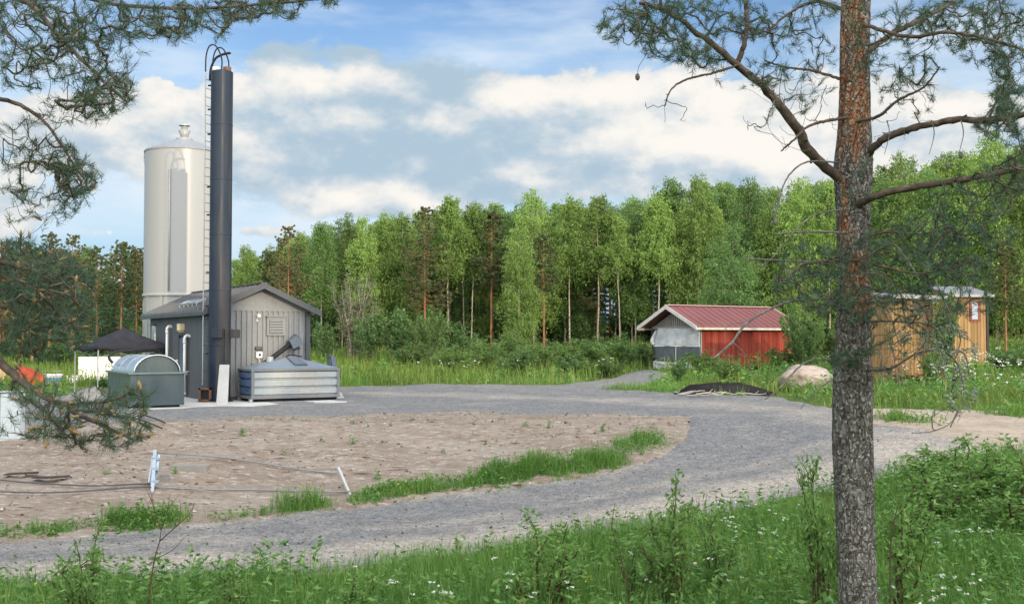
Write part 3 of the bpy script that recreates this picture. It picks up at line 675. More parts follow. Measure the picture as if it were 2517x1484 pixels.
# white plank leaning on the chimney foot
o = gp(545, 1000)
b = MB(); b.add([(-.19, 0, 0), (.17, 0, 0), (.17, .09, 0), (-.19, .09, 0), (-.23 + .08, .22, 1.26), (.08 + .08, .22, 1.26), (.08 + .08, .30, 1.26), (-.23 + .08, .30, 1.26)], [(0, 3, 2, 1), (4, 5, 6, 7), (0, 1, 5, 4), (1, 2, 6, 5), (2, 3, 7, 6), (3, 0, 4, 7)])
p_ = b.build('concrete_plank', CONCRETE, bevel=.01); p_.location = (o[0], o[1] + .02, zs)
tag(p_, 'pale concrete plank propped upright against the foot of the dark chimney', 'plank')
# ------------------------------------------------------------------ left of the plant
def fabric(name, c, bump=.3):
    m = Mat(name, .85, .15); n = m.noise(3, 5, .6); m.col(m.mix(1.0, c, m.ramp(n, [(.3, .75), (.7, 1.2)]), 'MULTIPLY')); m.bump(n, bump, .05); return m.m
def gazebo():
    c = at(303, 905, 42.5); z0 = tz(c[0], c[1]); rz = R(38)
    t = thing('gazebo', (c[0], c[1], z0 - .1), 'black pop up gazebo tent with a peaked canopy left of the boiler house', 'gazebo', rz)
    n = 24; b = MB(); hw = 1.45; k = np.linspace(-1, 1, n + 1); X, Y = np.meshgrid(k * hw, k * hw)
    r = np.maximum(abs(X), abs(Y)) / hw; ang = np.minimum(abs(X), abs(Y)) / (np.maximum(abs(X), abs(Y)) + 1e-6)
    Z = 1.98 + .72 * (1 - r) ** 1.35 - .10 * (1 - ang) * r * (1 - r) * 2 - .05 * (1 - ang) * r ** 4 + .03 * ang * r ** 6
    w = n + 1; i, j = np.meshgrid(np.arange(n), np.arange(n)); q = (j * w + i).ravel()
    b.add(np.column_stack([X.ravel(), Y.ravel(), Z.ravel()]), np.stack([q, q + 1, q + w + 1, q + w], 1))
    for sx, sy in ((1, 0), (-1, 0), (0, 1), (0, -1)):   # hanging valance
        u = np.linspace(-hw, hw, 31); top = np.interp(abs(u), [0, hw], [1.93, 2.01]); ph = np.sin(u * 5 + sx) * .02
        e = np.stack([np.where(sx, sx * (hw + .004), u), np.where(sy, sy * (hw + .004), u), top], 1) if sx else np.stack([u, np.full(31, sy * (hw + .004)), top], 1)
        if sx: e = np.stack([np.full(31, sx * (hw + .004)), u, top], 1)
        lo = e.copy(); lo[:, 2] -= .20 + .025 * np.sin(u * 6); lo[:, 0] += ph * abs(sx); lo[:, 1] += ph * abs(sy)
        b.add(np.concatenate([e, lo]), [(a, a + 1, 31 + a + 1, 31 + a) for a in range(30)])
    o = b.build('canopy', fabric('black canopy cloth', (.030, .030, .038)), t, smooth=True)
    sd = o.modifiers.new('thick', 'SOLIDIFY'); sd.thickness = .006
    for sx in (-1, 1):
        for sy in (-1, 1): MB().box(sx * 1.4 - .018, sx * 1.4 + .018, sy * 1.4 - .018, sy * 1.4 + .018, -.02, 1.98).build('leg', GALV, t)
    f = MB()
    for sx, sy in ((1, 0), (-1, 0), (0, 1), (0, -1)):
        for s in (0, 1):
            for a, c_ in (((-1.25 + 1.25 * s), 0), ((-1.25 + 1.25 * s), 1)):
                p0 = (sx * 1.23, a, 1.85 - .28 * c_) if sx else (a, sy * 1.23, 1.85 - .28 * c_); p1 = (sx * 1.23, a + 1.25, 1.57 + .28 * c_) if sx else (a + 1.25, sy * 1.23, 1.57 + .28 * c_); f.bar(p0, p1, .018)
    f.build('truss', GALV, t)
gazebo()
# white insulated crate with painted number
def white_crate():
    c = gp(192, 938); rz = R(20); t = thing('white_crate', c, 'large white plastic crate marked 221 in front of the black gazebo', 'crate', rz)
    Wc, Dc, Hc = 1.95, 1.2, 1.22
    sh = MB().box(0, Wc, 0, Dc, .1, Hc - .08).build('body', CRATEW, t, bevel=.03)
    MB().box(-.02, Wc + .02, -.02, Dc + .02, Hc - .08, Hc).build('lid', CRATEW, t, bevel=.02)
    f = MB()
    for x in (0.02, Wc / 2 - .07, Wc - .16): f.box(x, x + .14, .02, Dc - .02, 0, .1)
    f.build('feet', CRATEW, t)
    b = MB(); b.box(.12, .75, -.015, .0, .2, .95); b.build('front_panel', CRATEW, t, bevel=.008)
    cu = bpy.data.curves.new('number_text', 'FONT'); cu.body = '221'; cu.size = .26; cu.extrude = .002; cu.materials.append(BLACK)
    to = bpy.data.objects.new('number_text', cu); S.collection.objects.link(to); bpy.context.view_layer.update()
    me = bpy.data.meshes.new_from_object(to.evaluated_get(bpy.context.evaluated_depsgraph_get())); bpy.data.objects.remove(to)
    if not me.materials: me.materials.append(BLACK)
    o = bpy.data.objects.new('number_text', me); S.collection.objects.link(o); o.parent = t; o.rotation_euler = (R(90), 0, 0); o.location = (1.22, -.008, .74)
CRATEW = paint('white crate plastic', (.70, .69, .64), .5, .35, 1.5, dirtcol=(.45, .38, .28))
white_crate()
def tub(dx, dy, w, h, name, label, band):
    c = gp(dx, dy); t = thing(name, c, label, 'tub')
    b = MB(); b.lathe([(w * .42, 0), (w * .5, h), (w * .53, h), (w * .53, h - .05), (w * .46, h - .06), (w * .40, .02), (0, .02)], 28); b.build('shell', WHITE, t, smooth=False)
    if band is not None: bb = MB(); bb.lathe([(w * .452, h * .25), (w * .487, h * .72)], 28); bb = bb.build('blue_label', band, t, smooth=True); bb.scale = (1.012, 1.012, 1)
    MB().lathe([(0, h + .03), (w * .5, h + .02), (w * .55, h - .01), (w * .55, h - .04)], 28).build('lid', WHITE, t, smooth=False)
tub(131, 944, .78, .46, 'storage_tub', 'white round tub with a blue label on the grass', paint('blue label', (.10, .25, .5), .5, .3, 9))
def small_crate():
    c = gp(163, 942); t = thing('small_crate', c, 'small dirty white crate between the blue labelled tub and the white crate', 'crate', R(10))
    b = MB(); b.box(0, .5, 0, .4, 0, .03); b.box(0, .5, 0, .03, .03, .34); b.box(0, .5, .37, .4, .03, .34); b.box(0, .03, .032, .368, .03, .34); b.box(.47, .5, .032, .368, .03, .34)
    b.build('tray', CRATEW, t, bevel=.006); MB().box(-.015, .515, -.015, .415, .34, .37).build('lid', CRATEW, t, bevel=.006)
small_crate()
# red tarpaulin over a sloping stack, wood pile, dark pallet
c = gp(62, 945); n = 14; k = np.linspace(0, 1, n); X, Y = np.meshgrid(k * 1.9 - .6, k * 1.2)
Z = .95 * np.clip(1 - (X + .6) / 1.75, 0, 1) ** .8 * np.clip(1.1 - .4 * abs(Y - .6), .2, 1) + .05 * fbm(X * 3, Y * 3, 4)
b = MB(); i, j = np.meshgrid(np.arange(n - 1), np.arange(n - 1)); q = (j * n + i).ravel(); e = (X < -.58) | (X > 1.25) | (Y < .02) | (Y > 1.18); Z[e] = 0
b.add(np.column_stack([X.ravel(), Y.ravel(), Z.ravel()]), np.stack([q, q + 1, q + n + 1, q + n], 1))
o = b.build('tarpaulin', fabric('red orange tarpaulin', (.36, .06, .035), .6), smooth=True); o.location = c; tag(o, 'red orange tarpaulin over a sloping stack at the left edge', 'tarpaulin')
c = gp(10, 938)
t = thing('plywood_stack', c, 'stack of pale plywood sheets left of the red tarpaulin', 'boards', R(12)); PLY = paint('plywood', (.45, .30, .18), .7, .3, 2)
for k in range(5): MB().box(-.9 + .03 * k, .55 - .02 * k, .0, 1.1, .08 + k * .11, .18 + k * .11).build('sheet', PLY, t)
MB().box(-.8, -.7, .05, 1.05, 0, .08).build('bearer', PLY, t); MB().box(.3, .4, .05, 1.05, 0, .08).build('bearer', PLY, t)
def pallet(dx, dy, name, label, m, rz, z=0.0):
    c = gp(dx, dy); t = thing(name, c, label, 'pallet', R(rz)); b = MB()
    for k in range(6): b.box(0, 1.2, k * .155, k * .155 + .1, .12, .145)
    for y in (.0, .4, .78): b.box(0, 1.2, y, y + .1, .022, .118)
    for y in (.0, .4, .78): b.box(0, 1.2, y, y + .1, 0, .02)
    b.build('boards', m, t); return t
GREYW = paint('grey weathered wood', (.26, .24, .22), .85, .5, 3)
pallet(96, 918, 'pallet', 'grey wooden pallet on the grass behind the red tarpaulin', GREYW, 15)
# gravel heap by the bin
def heap(name, label, cat, c, rx, ry, h, m, seed, rz=0, n=34, rel=.12, ex=1.7):
    k = np.linspace(-1.15, 1.15, n); X, Y = np.meshgrid(k, k); r = np.sqrt(X * X + Y * Y)
    Z = h * np.clip(1 - r ** ex, -.08, 1) * (1 + rel * 1.5 * fbm(X * 2.2, Y * 2.2, seed)) + h * rel * fbm(X * 5, Y * 5, seed + 3) * (r < 1)
    i, j = np.meshgrid(np.arange(n - 1), np.arange(n - 1)); q = (j * n + i).ravel()
    b = MB(); b.add(np.column_stack([(X * rx).ravel(), (Y * ry).ravel(), Z.ravel()]), np.stack([q, q + 1, q + n + 1, q + n], 1))
    o = b.build(name, m, smooth=True); o.location = tuple(c); o.rotation_euler.z = rz; return tag(o, label, cat)
HG = sand_mat('dark grey gravel heap', (.14, .14, .14), (.20, .195, .19), (.27, .26, .25), False)
heap('gravel_heap', 'low grey gravel heap behind the branch beside the green bin', 'heap', gp(222, 985), 1.1, .9, .42, HG, 4)
# grey white cabinet at the left edge
def cabinet():
    c = gp(24, 1089); t = thing('cabinet', c, 'tall pale grey utility cabinet on the sand at the left edge', 'cabinet', R(4))
    PG = paint('pale grey cabinet paint', (.50, .53, .54), .45, .3, 1.4)
    MB().box(-.24, .24, 0, .32, .0, 1.24).build('body', PG, t, bevel=.01); MB().box(-.225, .225, -.014, .0, .1, .62).build('door', PG, t, bevel=.004); MB().box(-.225, .225, -.014, .0, .635, 1.2).build('door', PG, t, bevel=.004)
    MB().box(-.26, .26, -.03, .35, 1.24, 1.27).build('lid', PG, t, bevel=.006); MB().box(.17, .19, -.03, -.014, .7, .8).build('handle', BLACK, t)
cabinet()
def lay(pts, dz): # points lying on the ground, raised by dz
    return [np.array([p[0], p[1], tz(p[0], p[1]) + .08 + dz]) for p in pts]
# steel rods on the gravel edge
for k, (a, e) in enumerate((((352, 1031), (406, 1052)), ((268, 1027), (399, 1066)))):
    a, e = gp(*a), gp(*e); P = lay([a + (e - a) * i / 8 for i in range(9)], .05); b = MB(); b.tube(np.array(P) - a, .018, 8); o = b.build('steel_rod', BLACK); o.location = a
    tag(o, ('shorter dark steel rod' if k == 0 else 'longer dark steel rod') + ' lying behind the low pine branch', 'rod', 'steel rods on the ground')
# fallen galvanised frame on the sand
def frame():
    g0 = gp(375, 1212); t = thing('fallen_frame', g0, 'fallen galvanised steel frame of long rails and posts lying on the sand', 'frame')
    def part(name, pts, r, m, sq=False, dz=(0.05, 0.05)):
        pts = [gp(*p) for p in pts]; n = 10; q = []
        for i in range(n + 1):
            p = pts[0] + (pts[1] - pts[0]) * i / n; q.append((p[0], p[1], tz(p[0], p[1]) + .06 + dz[0] + (dz[1] - dz[0]) * i / n))
        b = MB(); (b.bar(np.array(q[0]) - g0, np.array(q[-1]) - g0, r * 2) if sq else b.tube(np.array(q) - g0, r, 10)); return b.build(name, m, t, smooth=not sq)
    part('rail', [(385, 1130), (845, 1176)], .017, RAILM, dz=(.10, .05)); part('rail', [(378, 1210), (860, 1222)], .017, RAILM, dz=(.05, .06))
    p0 = gp(374, 1214); p1 = at(381, 1106, p0[1] + .9)
    b = MB(); a, e = p0 + (0, 0, .03) - g0, np.array(p1) - g0
    b.bar(a, e, .07, .045); sd = b.build('post', GALVB, t)
    b = MB(); e2 = at(392, 1118, p0[1] + .8) - g0; a2 = np.array(gp(378, 1200)) - g0; b.bar(a2 + (0.02, -.04, .05), e2, .05, .05); b.build('post', GALVB, t)
    b = MB(); a3 = np.array(gp(366, 1192)) - g0 + (0, 0, .05); e3 = at(376, 1122, p0[1] + .85) - g0; b.bar(a3, e3, .035, .05); b.build('post', GALVB, t)
    for f in (.25, .55, .8):
        m_ = a + (e - a) * f; b = MB(); b.box(-.07, .10, -.05, .05, -.03, .03); b.shift(m_ + (.03, 0, 0)); b.build('clamp', GALVB, t, bevel=.006)
    p0 = gp(861, 1224); p1 = at(831, 1149, p0[1] + .5); b = MB(); b.bar(np.array(p0) + (0, 0, .04) - g0, np.array(p1) - g0, .055, .055); b.build('end_post', WHITEP, t)
GALVB = paint('bright galvanised post', (.36, .42, .49), .4, .25, 4, metal=.4); WHITEP = paint('weathered white post', (.42, .42, .41), .5, .4, 5)
RAILM = paint('grey rail steel', (.24, .25, .25), .5, .4, 5, metal=.3)
frame()
HOSE = paint('dark grey plastic pipe', (.06, .062, .065), .6, .2, 4)
for k, pts in enumerate(([(-300, 1180), (-60, 1188), (0, 1193), (130, 1205), (250, 1208), (371, 1203)], [(-300, 1225), (-60, 1224), (0, 1224), (110, 1225), (240, 1219), (371, 1212)])):
    w = [gp(*p) for p in pts]; P = np.array(lay(bez(w, 30), .04)); b = MB(); b.tube(P - P[0], .014, 8); o = b.build('pipe', HOSE, smooth=True); o.location = P[0]
    tag(o, ('farther' if k == 0 else 'nearer') + ' of two long dark pipes curving over the sand to the fallen frame', 'pipe', 'long dark pipes on the sand')
def strip(pts, w, label):
    P = np.array(lay(bez([gp(*p) for p in pts], 14), .03)); P[:, 2] += .035 * np.sin(np.linspace(0, 3.1, len(P))); b = MB(); n = len(P)
    v = [p + d for p in P - P[0] for d in ((0, -w / 2, .0), (0, w / 2, .0), (0, w / 2, .03), (0, -w / 2, .03))]
    q = [(4 * i + a, 4 * i + (a + 1) % 4, 4 * i + 4 + (a + 1) % 4, 4 * i + 4 + a) for i in range(n - 1) for a in range(4)] + [(0, 3, 2, 1), (4 * n - 4, 4 * n - 3, 4 * n - 2, 4 * n - 1)]
    b.add(v, q); o = b.build('board', DARKW); o.location = P[0]; tag(o, label, 'board', 'dark boards on the sand')
DARKW = paint('dark wet wood', (.035, .028, .024), .8, .3, 4)
strip([(12, 1181), (50, 1182), (92, 1177)], .16, 'dark board on the sand at the left edge, partly hidden further left')
strip([(82, 1188), (120, 1193), (168, 1186)], .2, 'dark curved board on the sand nearer the fallen frame')
def rock(name, c, s, m, label, seed, cat='stone', sub=3):
    import bmesh
    bm = bmesh.new(); bmesh.ops.create_icosphere(bm, subdivisions=sub, radius=1)
    for v in bm.verts:
        p = np.array(v.co); f = 1 + .16 * float(fbm(np.array([p[0] * 1.3 + 5]), np.array([p[1] * 1.3 + p[2] * 1.7]), seed)[0]); v.co = Vector((p[0] * s[0] * f, p[1] * s[1] * f, p[2] * s[2] * f))
    me = bpy.data.meshes.new(name); bm.to_mesh(me); bm.free(); me.materials.append(m); me.polygons.foreach_set('use_smooth', [True] * len(me.polygons))
    o = bpy.data.objects.new(name, me); S.collection.objects.link(o); o.location = tuple(c); return tag(o, label, cat)
STONE = sand_mat('pinkish boulder', (.30, .235, .20), (.37, .30, .26), (.44, .38, .34))
rock('stone', gp(397, 1203), (.12, .09, .08), STONE, 'small tan stone beside the foot of the fallen frame', 2)
CONC2 = paint('old brown grey concrete', (.25, .23, .205), .9, .4, 3)
b = MB(); b.box(0, .80, 0, .4, -.05, .17); o = b.build('concrete_block', CONC2, bevel=.015); o.location = gp(418, 1162); o.rotation_euler = (0, R(1), R(3)); tag(o, 'long low concrete block half sunk in the sand behind the frame', 'block')
b = MB(); b.box(0, .22, 0, .22, -.03, .16); b.box(.03, .19, .03, .19, .16, .22); o = b.build('concrete_footing', CONC2, bevel=.012); o.location = gp(386, 1192); tag(o, 'small concrete footing right behind the post of the fallen frame', 'block')
# ------------------------------------------------------------------ right: shed, huts, heap, boulder
REDW = Mat('red painted boards', .8, .2)
_n = REDW.noise(2.0, 6, .6, st=(1, 1, .15)); REDW.col(REDW.mix(1.0, REDW.ramp(_n, [(.3, (.16, .024, .015)), (.55, (.225, .036, .021)), (.75, (.26, .06, .036))]), REDW.ramp(REDW.attr('rnd'), [(0, .62), (1, 1.22)]), 'MULTIPLY')); REDW = REDW.m
REDROOF = paint('red roof steel', (.165, .062, .062), .5, .3, 1.0, spec=.3, dirtcol=(.2, .1, .1))
OLDW = paint('silver grey boards', (.28, .27, .25), .85, .5, 4)
TARP = fabric('pale grey tarpaulin', (.46, .48, .50), .5)
MESHT = fabric('dark grey mesh cloth', (.085, .10, .11), .2)
def shed():
    th = R(35); o = (9.51, 55.0, .62); Wg, Ll, He, Hr = 3.6, 6.8, 2.28, 3.18
    t = thing('red_shed', o, 'red board shed with a red metal roof and a tarpaulin door at the forest edge', 'shed', th)   # local x along the long wall, y along the gable
    MB().box(.03, Ll - .03, .05, Wg - .05, 0, He - .05).build('frame_core', DARKW, t)
    b = MB(); x = 0.0; rng = random.Random(2)
    while x < Ll: b.box(x, min(x + .135, Ll), -.015 - .01 * (rng.random() > .5), .045, -.2, He); x += .142
    b.build('long_wall', REDW, t)
    b = MB(); x = 0.0
    while x < Wg: b.box(Ll - .028, Ll + .0, x, min(x + .135, Wg), -.2, He); x += .142
    b.build('rear_wall', REDW, t)
    sl = (Hr - He) / (Wg / 2); b = MB(); oh = .38
    for s in (-1, 1):
        ye = Wg / 2 + s * (Wg / 2 + oh); ze = He - oh * sl
        b.prism([(ye, ze + .06), (Wg / 2, Hr + .06), (Wg / 2, Hr + .11), (ye, ze + .11)], -.75, Ll + .4, 0)
        for k in range(18):
            x = -.7 + k * .47; b.bar((x, ye, ze + .125), (x, Wg / 2, Hr + .125), .03, .02)
    b.build('roof', REDROOF, t)
    MB().bar((-.75, Wg / 2, Hr + .135), (Ll + .4, Wg / 2, Hr + .135), .26, .04).build('ridge_cap', paint('faded pink ridge', (.48, .32, .32), .5, .2), t)
    BB = paint('grey white boards', (.50, .48, .45), .7, .4, 3)
    for x in (-.80, Ll + .4):
        for s in (-1, 1):
            b = MB(); ye = Wg / 2 + s * (Wg / 2 + oh + .02); b.prism([(ye, He - oh * sl - .07), (Wg / 2, Hr - .07), (Wg / 2, Hr + .13), (ye, He - oh * sl + .13)], x, x + .045, 0); b.build('bargeboard', BB, t)
    b = MB()
    for s in (-1, 1): ye = Wg / 2 + s * (Wg / 2 + oh + .015); b.box(-.752, Ll + .398, ye - .02, ye + .02, He - oh * sl - .06, He - oh * sl + .055)
    b.build('eaves_board', paint('pale eaves board', (.46, .42, .36), .7, .5, 4), t)
    b = MB(); y = .06; rng = random.Random(5)
    while y < Wg - .1:
        ztop = Hr - .08 - abs(y + .06 - Wg / 2) * sl; w = .10
        b.box(-.02, .02, y, y + w, He - .12, ztop); y += .155
    b.build('gable_boards', OLDW, t); MB().box(-.06, -.02, .0, Wg, He - .2, He - .05).build('door_beam', OLDW, t)
    MB().box(-.08, .03, Wg - .16, Wg, -.1, He - .2).build('corner_post', DARKW, t); MB().box(-.06, .03, 0, .1, -.1, He).build('corner_post', OLDW, t)
    def cloth(name, y0, y1, z0, z1, m, seed, x0=-.10, amp=.025, skew=0.0):
        n, k = 26, 14; u = np.linspace(0, 1, n); v = np.linspace(0, 1, k); U, V = np.meshgrid(u, v)
        Y = y0 + (y1 - y0 + skew * (1 - V) * 0 - skew * V * (1)) * U; Z = z0 + (z1 - z0) * V - .04 * np.sin(U * 3.1) * (V > .9)
        X = x0 + amp * np.sin(U * 16 + 2 * V) * (1 - .4 * V) + amp * fbm(U * 5, V * 3, seed); b = MB()
        i, j = np.meshgrid(np.arange(n - 1), np.arange(k - 1)); q = (j * n + i).ravel(); b.add(np.column_stack([X.ravel(), Y.ravel(), Z.ravel()]), np.stack([q, q + 1, q + n + 1, q + n], 1))
        o = b.build(name, m, t, smooth=True); s_ = o.modifiers.new('thick', 'SOLIDIFY'); s_.thickness = .008; return o
    cloth('upper_tarpaulin', .04, Wg - .12, 1.20, He - .12, TARP, 1, -.11, .02, .42)
    MB().tube([(-.1, .04, 1.2), (-.1, Wg - .14, 1.2)], .022).build('roller_bar', WHITE, t)
    cloth('mesh_panel', .06, Wg - .16, .42, 1.19, MESHT, 3, -.07, .008); MB().box(-.1, -.085, Wg * .5 - .03, Wg * .5 + .03, .42, 1.19).build('centre_strap', TARP, t)
    cloth('lower_tarpaulin', .04, Wg - .12, -.05, .43, TARP, 7, -.1, .03)
    b = MB(); b.tube(bez([(-.12, Wg - .38, He - .25), (-.16, Wg - .25, 1.75), (-.16, Wg - .12, 1.45), (-.12, Wg - .2, 1.28)], 14), np.concatenate([np.linspace(.05, .13, 8), np.linspace(.13, .04, 7)])[:len(bez([(0, 0, 0)] * 4, 14))], 10); b.build('gathered_tarpaulin', TARP, t, smooth=True)
shed()
YEL = Mat('ochre painted boards', .75, .2)
_n = YEL.noise(2, 6, .6, st=(1, 1, .2)); YEL.col(YEL.mix(1.0, YEL.ramp(_n, [(.3, (.27, .155, .065)), (.6, (.34, .21, .092)), (.8, (.39, .26, .13))]), YEL.ramp(YEL.attr('rnd'), [(0, .68), (1, 1.2)]), 'MULTIPLY')); YEL = YEL.m
GREYROOF = paint('grey felt roof', (.19, .205, .23), .6, .3, 2)
def boardwall(b, L_, z0, z1, f, step=.17):       # wide boards with cover battens; f maps (u, out, z) to local
    x = 0.0
    while x < L_ - .01:
        x1 = min(x + step, L_)
        for u0, u1, d0, d1 in ((x + .004, x1 - .004, 0, .02), (x1 - .03, min(x1 + .03, L_), .021, .045)):
            c = [f(u, d, z) for z in (z0, z1) for d in (d0, d1) for u in (u0, u1)]
            b.add(c, [(0, 2, 3, 1), (4, 5, 7, 6), (0, 1, 5, 4), (2, 6, 7, 3), (0, 4, 6, 2), (1, 3, 7, 5)], rq=np.full(6, np.random.rand()))
        x = x1
FASC = paint('grey fascia board', (.30, .30, .29), .6, .3, 3)
def hut(name, label, o, th, Lx, Wy, H, roofrise, window=False, corner=False):
    t = thing(name, o, label, 'hut', th)
    b = MB(); b.prism([(0, -.2), (Wy, -.2), (Wy, H + roofrise * .93), (0, H + .05)], 0, Lx, 0); b.build('core', YEL, t)
    b = MB(); boardwall(b, Lx, -.1, H, lambda u, d, z: (u, -.002 - d, z)); b.build('front_wall', YEL, t)
    b = MB(); boardwall(b, Wy, -.1, H, lambda u, d, z: (-.002 - d, u, z)); b.build('side_wall', YEL, t)
    b = MB(); b.add([(-.2, -.28, H + .02), (Lx + .2, -.28, H + .02), (Lx + .2, Wy + .2, H + roofrise), (-.2, Wy + .2, H + roofrise)] + [(-.2, -.28, H + .1), (Lx + .2, -.28, H + .1), (Lx + .2, Wy + .2, H + .08 + roofrise), (-.2, Wy + .2, H + .08 + roofrise)], [(0, 3, 2, 1), (4, 5, 6, 7), (0, 1, 5, 4), (1, 2, 6, 5), (2, 3, 7, 6), (3, 0, 4, 7)]); b.build('roof', GREYROOF, t)
    MB().box(-.22, Lx + .22, -.33, -.285, H - .02, H + .12).build('fascia', FASC, t, bevel=.006)
    if corner:
        MB().box(Lx - .08, Lx + .03, -.09, .03, -.2, H + .01).build('corner_board', DARKW, t)
    if window:
        w = MB(); x0, x1, z0, z1 = Lx * .50, Lx * .78, H - 1.12, H - .22
        for a, c, d, e in ((x0, x0 + .1, z0, z1), (x1 - .1, x1, z0, z1), (x0, x1, z1, z1 + .1), (x0, x1, z0 - .1, z0)): w.box(a, c, -.085, -.03, d, e)
        w = w.build('window', paint('red window frame', (.20, .03, .026), .6, .2), t); MB().box(x0 + .1, x1 - .1, -.065, -.04, z0, z1).build('pane', GLASS, w); MB().box(x0 + .1, x1 - .1, -.075, -.066, (z0 + z1) / 2 - .02, (z0 + z1) / 2 + .02).build('glazing_bar', WHITEP, w)
hut('ochre_hut', 'tall ochre board hut behind the right side of the big pine trunk', (15.2, 44.0, .52), R(25), 2.5, 2.2, 3.3, .25)
hut('ochre_hut', 'narrow ochre board hut with a red framed window and grey roof at right', (22.0, 55.0, .85), R(4), 1.86, 1.9, 3.45, .55, True, True)
# pile of red sheets in front of the hut
c = gp(2212, 945); t = thing('red_sheet_stack', c, 'stack of bent red roof sheets on timber at the foot of the ochre hut', 'stack', R(14))
for k in range(5):
    n = 16; u = np.linspace(0, 2.0, n); z = .2 + .05 * k + .10 * np.sin(u * 1.5 + k) * (k / 5 + .3); b = MB(); dx = .12 * (k % 3)
    b.add([(x + dx, y, zz + .02 * (i % 2)) for y in (0.0 + .04 * k, .75) for i, (x, zz) in enumerate(zip(u, z))], [(i, i + 1, n + i + 1, n + i) for i in range(n - 1)])
    o = b.build('sheet', REDROOF, t); s_ = o.modifiers.new('thick', 'SOLIDIFY'); s_.thickness = .012
for x in (.1, 1.0, 1.9): MB().box(x, x + .1, 0, .8, 0, .16).build('bearer', OLDW, t)
# sawhorse rack beside it
RACKW = paint('brown weathered wood', (.15, .105, .075), .85, .4, 4)
c = gp(2140, 958); t = thing('timber_rack', c, 'weathered timber rack with pale legs leaning beside the ochre hut', 'rack', R(8))
for x in (-.15, .55, 1.15): MB().bar((x, 0, 0), (x + .05, .25, .62), .04).build('leg', RACKW, t)
for k in range(4): MB().bar((-.15, .05 + k * .06, .22 + k * .33), (1.25, .05 + k * .06, .24 + k * .33), .035).build('slat', RACKW, t)
for x in (.05, .5, 1.05): MB().bar((x, .02, .2), (x - .02, .25, 1.5), .05, .03).build('upright', RACKW, t)
rock('boulder', gp(1998, 960) + np.array([0, .5, .36]), (1.08, .85, .66), STONE, 'big rounded pinkish boulder standing left of the pine trunk', 9, 'boulder', 5)
BLK = sand_mat('black soil', (.012, .012, .014), (.02, .019, .02), (.035, .03, .028), False)
hp = gp(1778, 972); heap('soil_heap', 'long low heap of black soil in front of the red shed', 'heap', hp + np.array([0.1, .35, 0]), 1.95, .9, .38, BLK, 6, R(-6), 60, .10, 3.2)
SUNW = paint('pale driftwood', (.42, .38, .33), .85, .4, 5)
rng = random.Random(8)
for k in range(13):
    x = 1650 + rng.random() * 170; y = 966 + rng.random() * 14; a = gp(x, y); an = rng.uniform(-.5, .5); L_ = rng.uniform(.3, 1.0)
    P = [np.array([L_ * s * math.cos(an), L_ * s * math.sin(an), .05 + .10 * math.sin(3 * s + k) * s + .06 * s]) for s in np.linspace(0, 1, 6)]
    b = MB(); b.tube(P, np.linspace(.03, .012, 6), 6)
    if k % 2: b.tube([P[3], P[3] + np.array([.15, .1, .12])], [.015, .006], 5)
    o = b.build('dead_branch', SUNW, smooth=True); o.location = a + np.array([0, -.35, .06]); tag(o, 'pale dead branch lying at the left end of the black soil heap', 'branch', 'dead branches by the soil heap')
# ------------------------------------------------------------------ trees
BIRCHBARK = Mat('birch bark', .75, .2)
_n = BIRCHBARK.noise(5, 5, .6, st=(1, 1, 2.5)); BIRCHBARK.col(BIRCHBARK.ramp(_n, [(.36, (.09, .07, .055)), (.48, (.33, .28, .21)), (.7, (.45, .385, .295))])); BIRCHBARK = BIRCHBARK.m
ASPBARK = Mat('grey bark', .85, .15); ASPBARK.col(ASPBARK.ramp(ASPBARK.noise(6, 5, .6), [(.3, (.07, .06, .05)), (.7, (.20, .18, .15))])); ASPBARK = ASPBARK.m
PINEBARK_FAR = Mat('orange pine bark', .85, .15); PINEBARK_FAR.col(PINEBARK_FAR.ramp(PINEBARK_FAR.noise(5, 5, .6, st=(1, 1, .5)), [(.3, (.17, .08, .042)), (.6, (.29, .145, .08)), (.8, (.23, .15, .105))])); PINEBARK_FAR = PINEBARK_FAR.m
L_BIRCH = leafmat('birch leaves', [(0, (.13, .215, .058)), (.5, (.21, .32, .085)), (1, (.30, .40, .125))], .42, obj_var=.28)
L_BIRCH2 = leafmat('darker birch leaves', [(0, (.085, .165, .052)), (.5, (.145, .25, .078)), (1, (.21, .31, .10))], .36, obj_var=.25)
L_DARK = leafmat('dark green leaves', [(0, (.075, .155, .05)), (.5, (.12, .22, .07)), (1, (.17, .27, .09))], .3, obj_var=.25)
L_SHRUB = leafmat('shrub leaves', [(0, (.075, .145, .045)), (.5, (.12, .205, .062)), (1, (.175, .26, .085))], .35, obj_var=.25)
L_BUSH = leafmat('bush leaves', [(0, (.06, .125, .045)), (.5, (.09, .17, .058)), (1, (.14, .22, .08))], .3, obj_var=.2)
L_PINE = leafmat('far pine needles', [(0, (.085, .12, .05)), (.5, (.135, .16, .07)), (1, (.20, .18, .09))], .15, obj_var=.2)
L_PINEG = leafmat('green far pine needles', [(0, (.06, .10, .042)), (.5, (.09, .135, .055)), (1, (.13, .155, .065))], .15, obj_var=.2)
L_SPRUCE = leafmat('spruce needles', [(0, (.042, .085, .042)), (.5, (.068, .125, .055)), (1, (.10, .16, .066))], .12, obj_var=.2)
L_GREY = leafmat('grey leafed willow', [(0, (.10, .12, .08)), (.5, (.15, .17, .11)), (1, (.20, .21, .15))], .3, obj_var=.1)

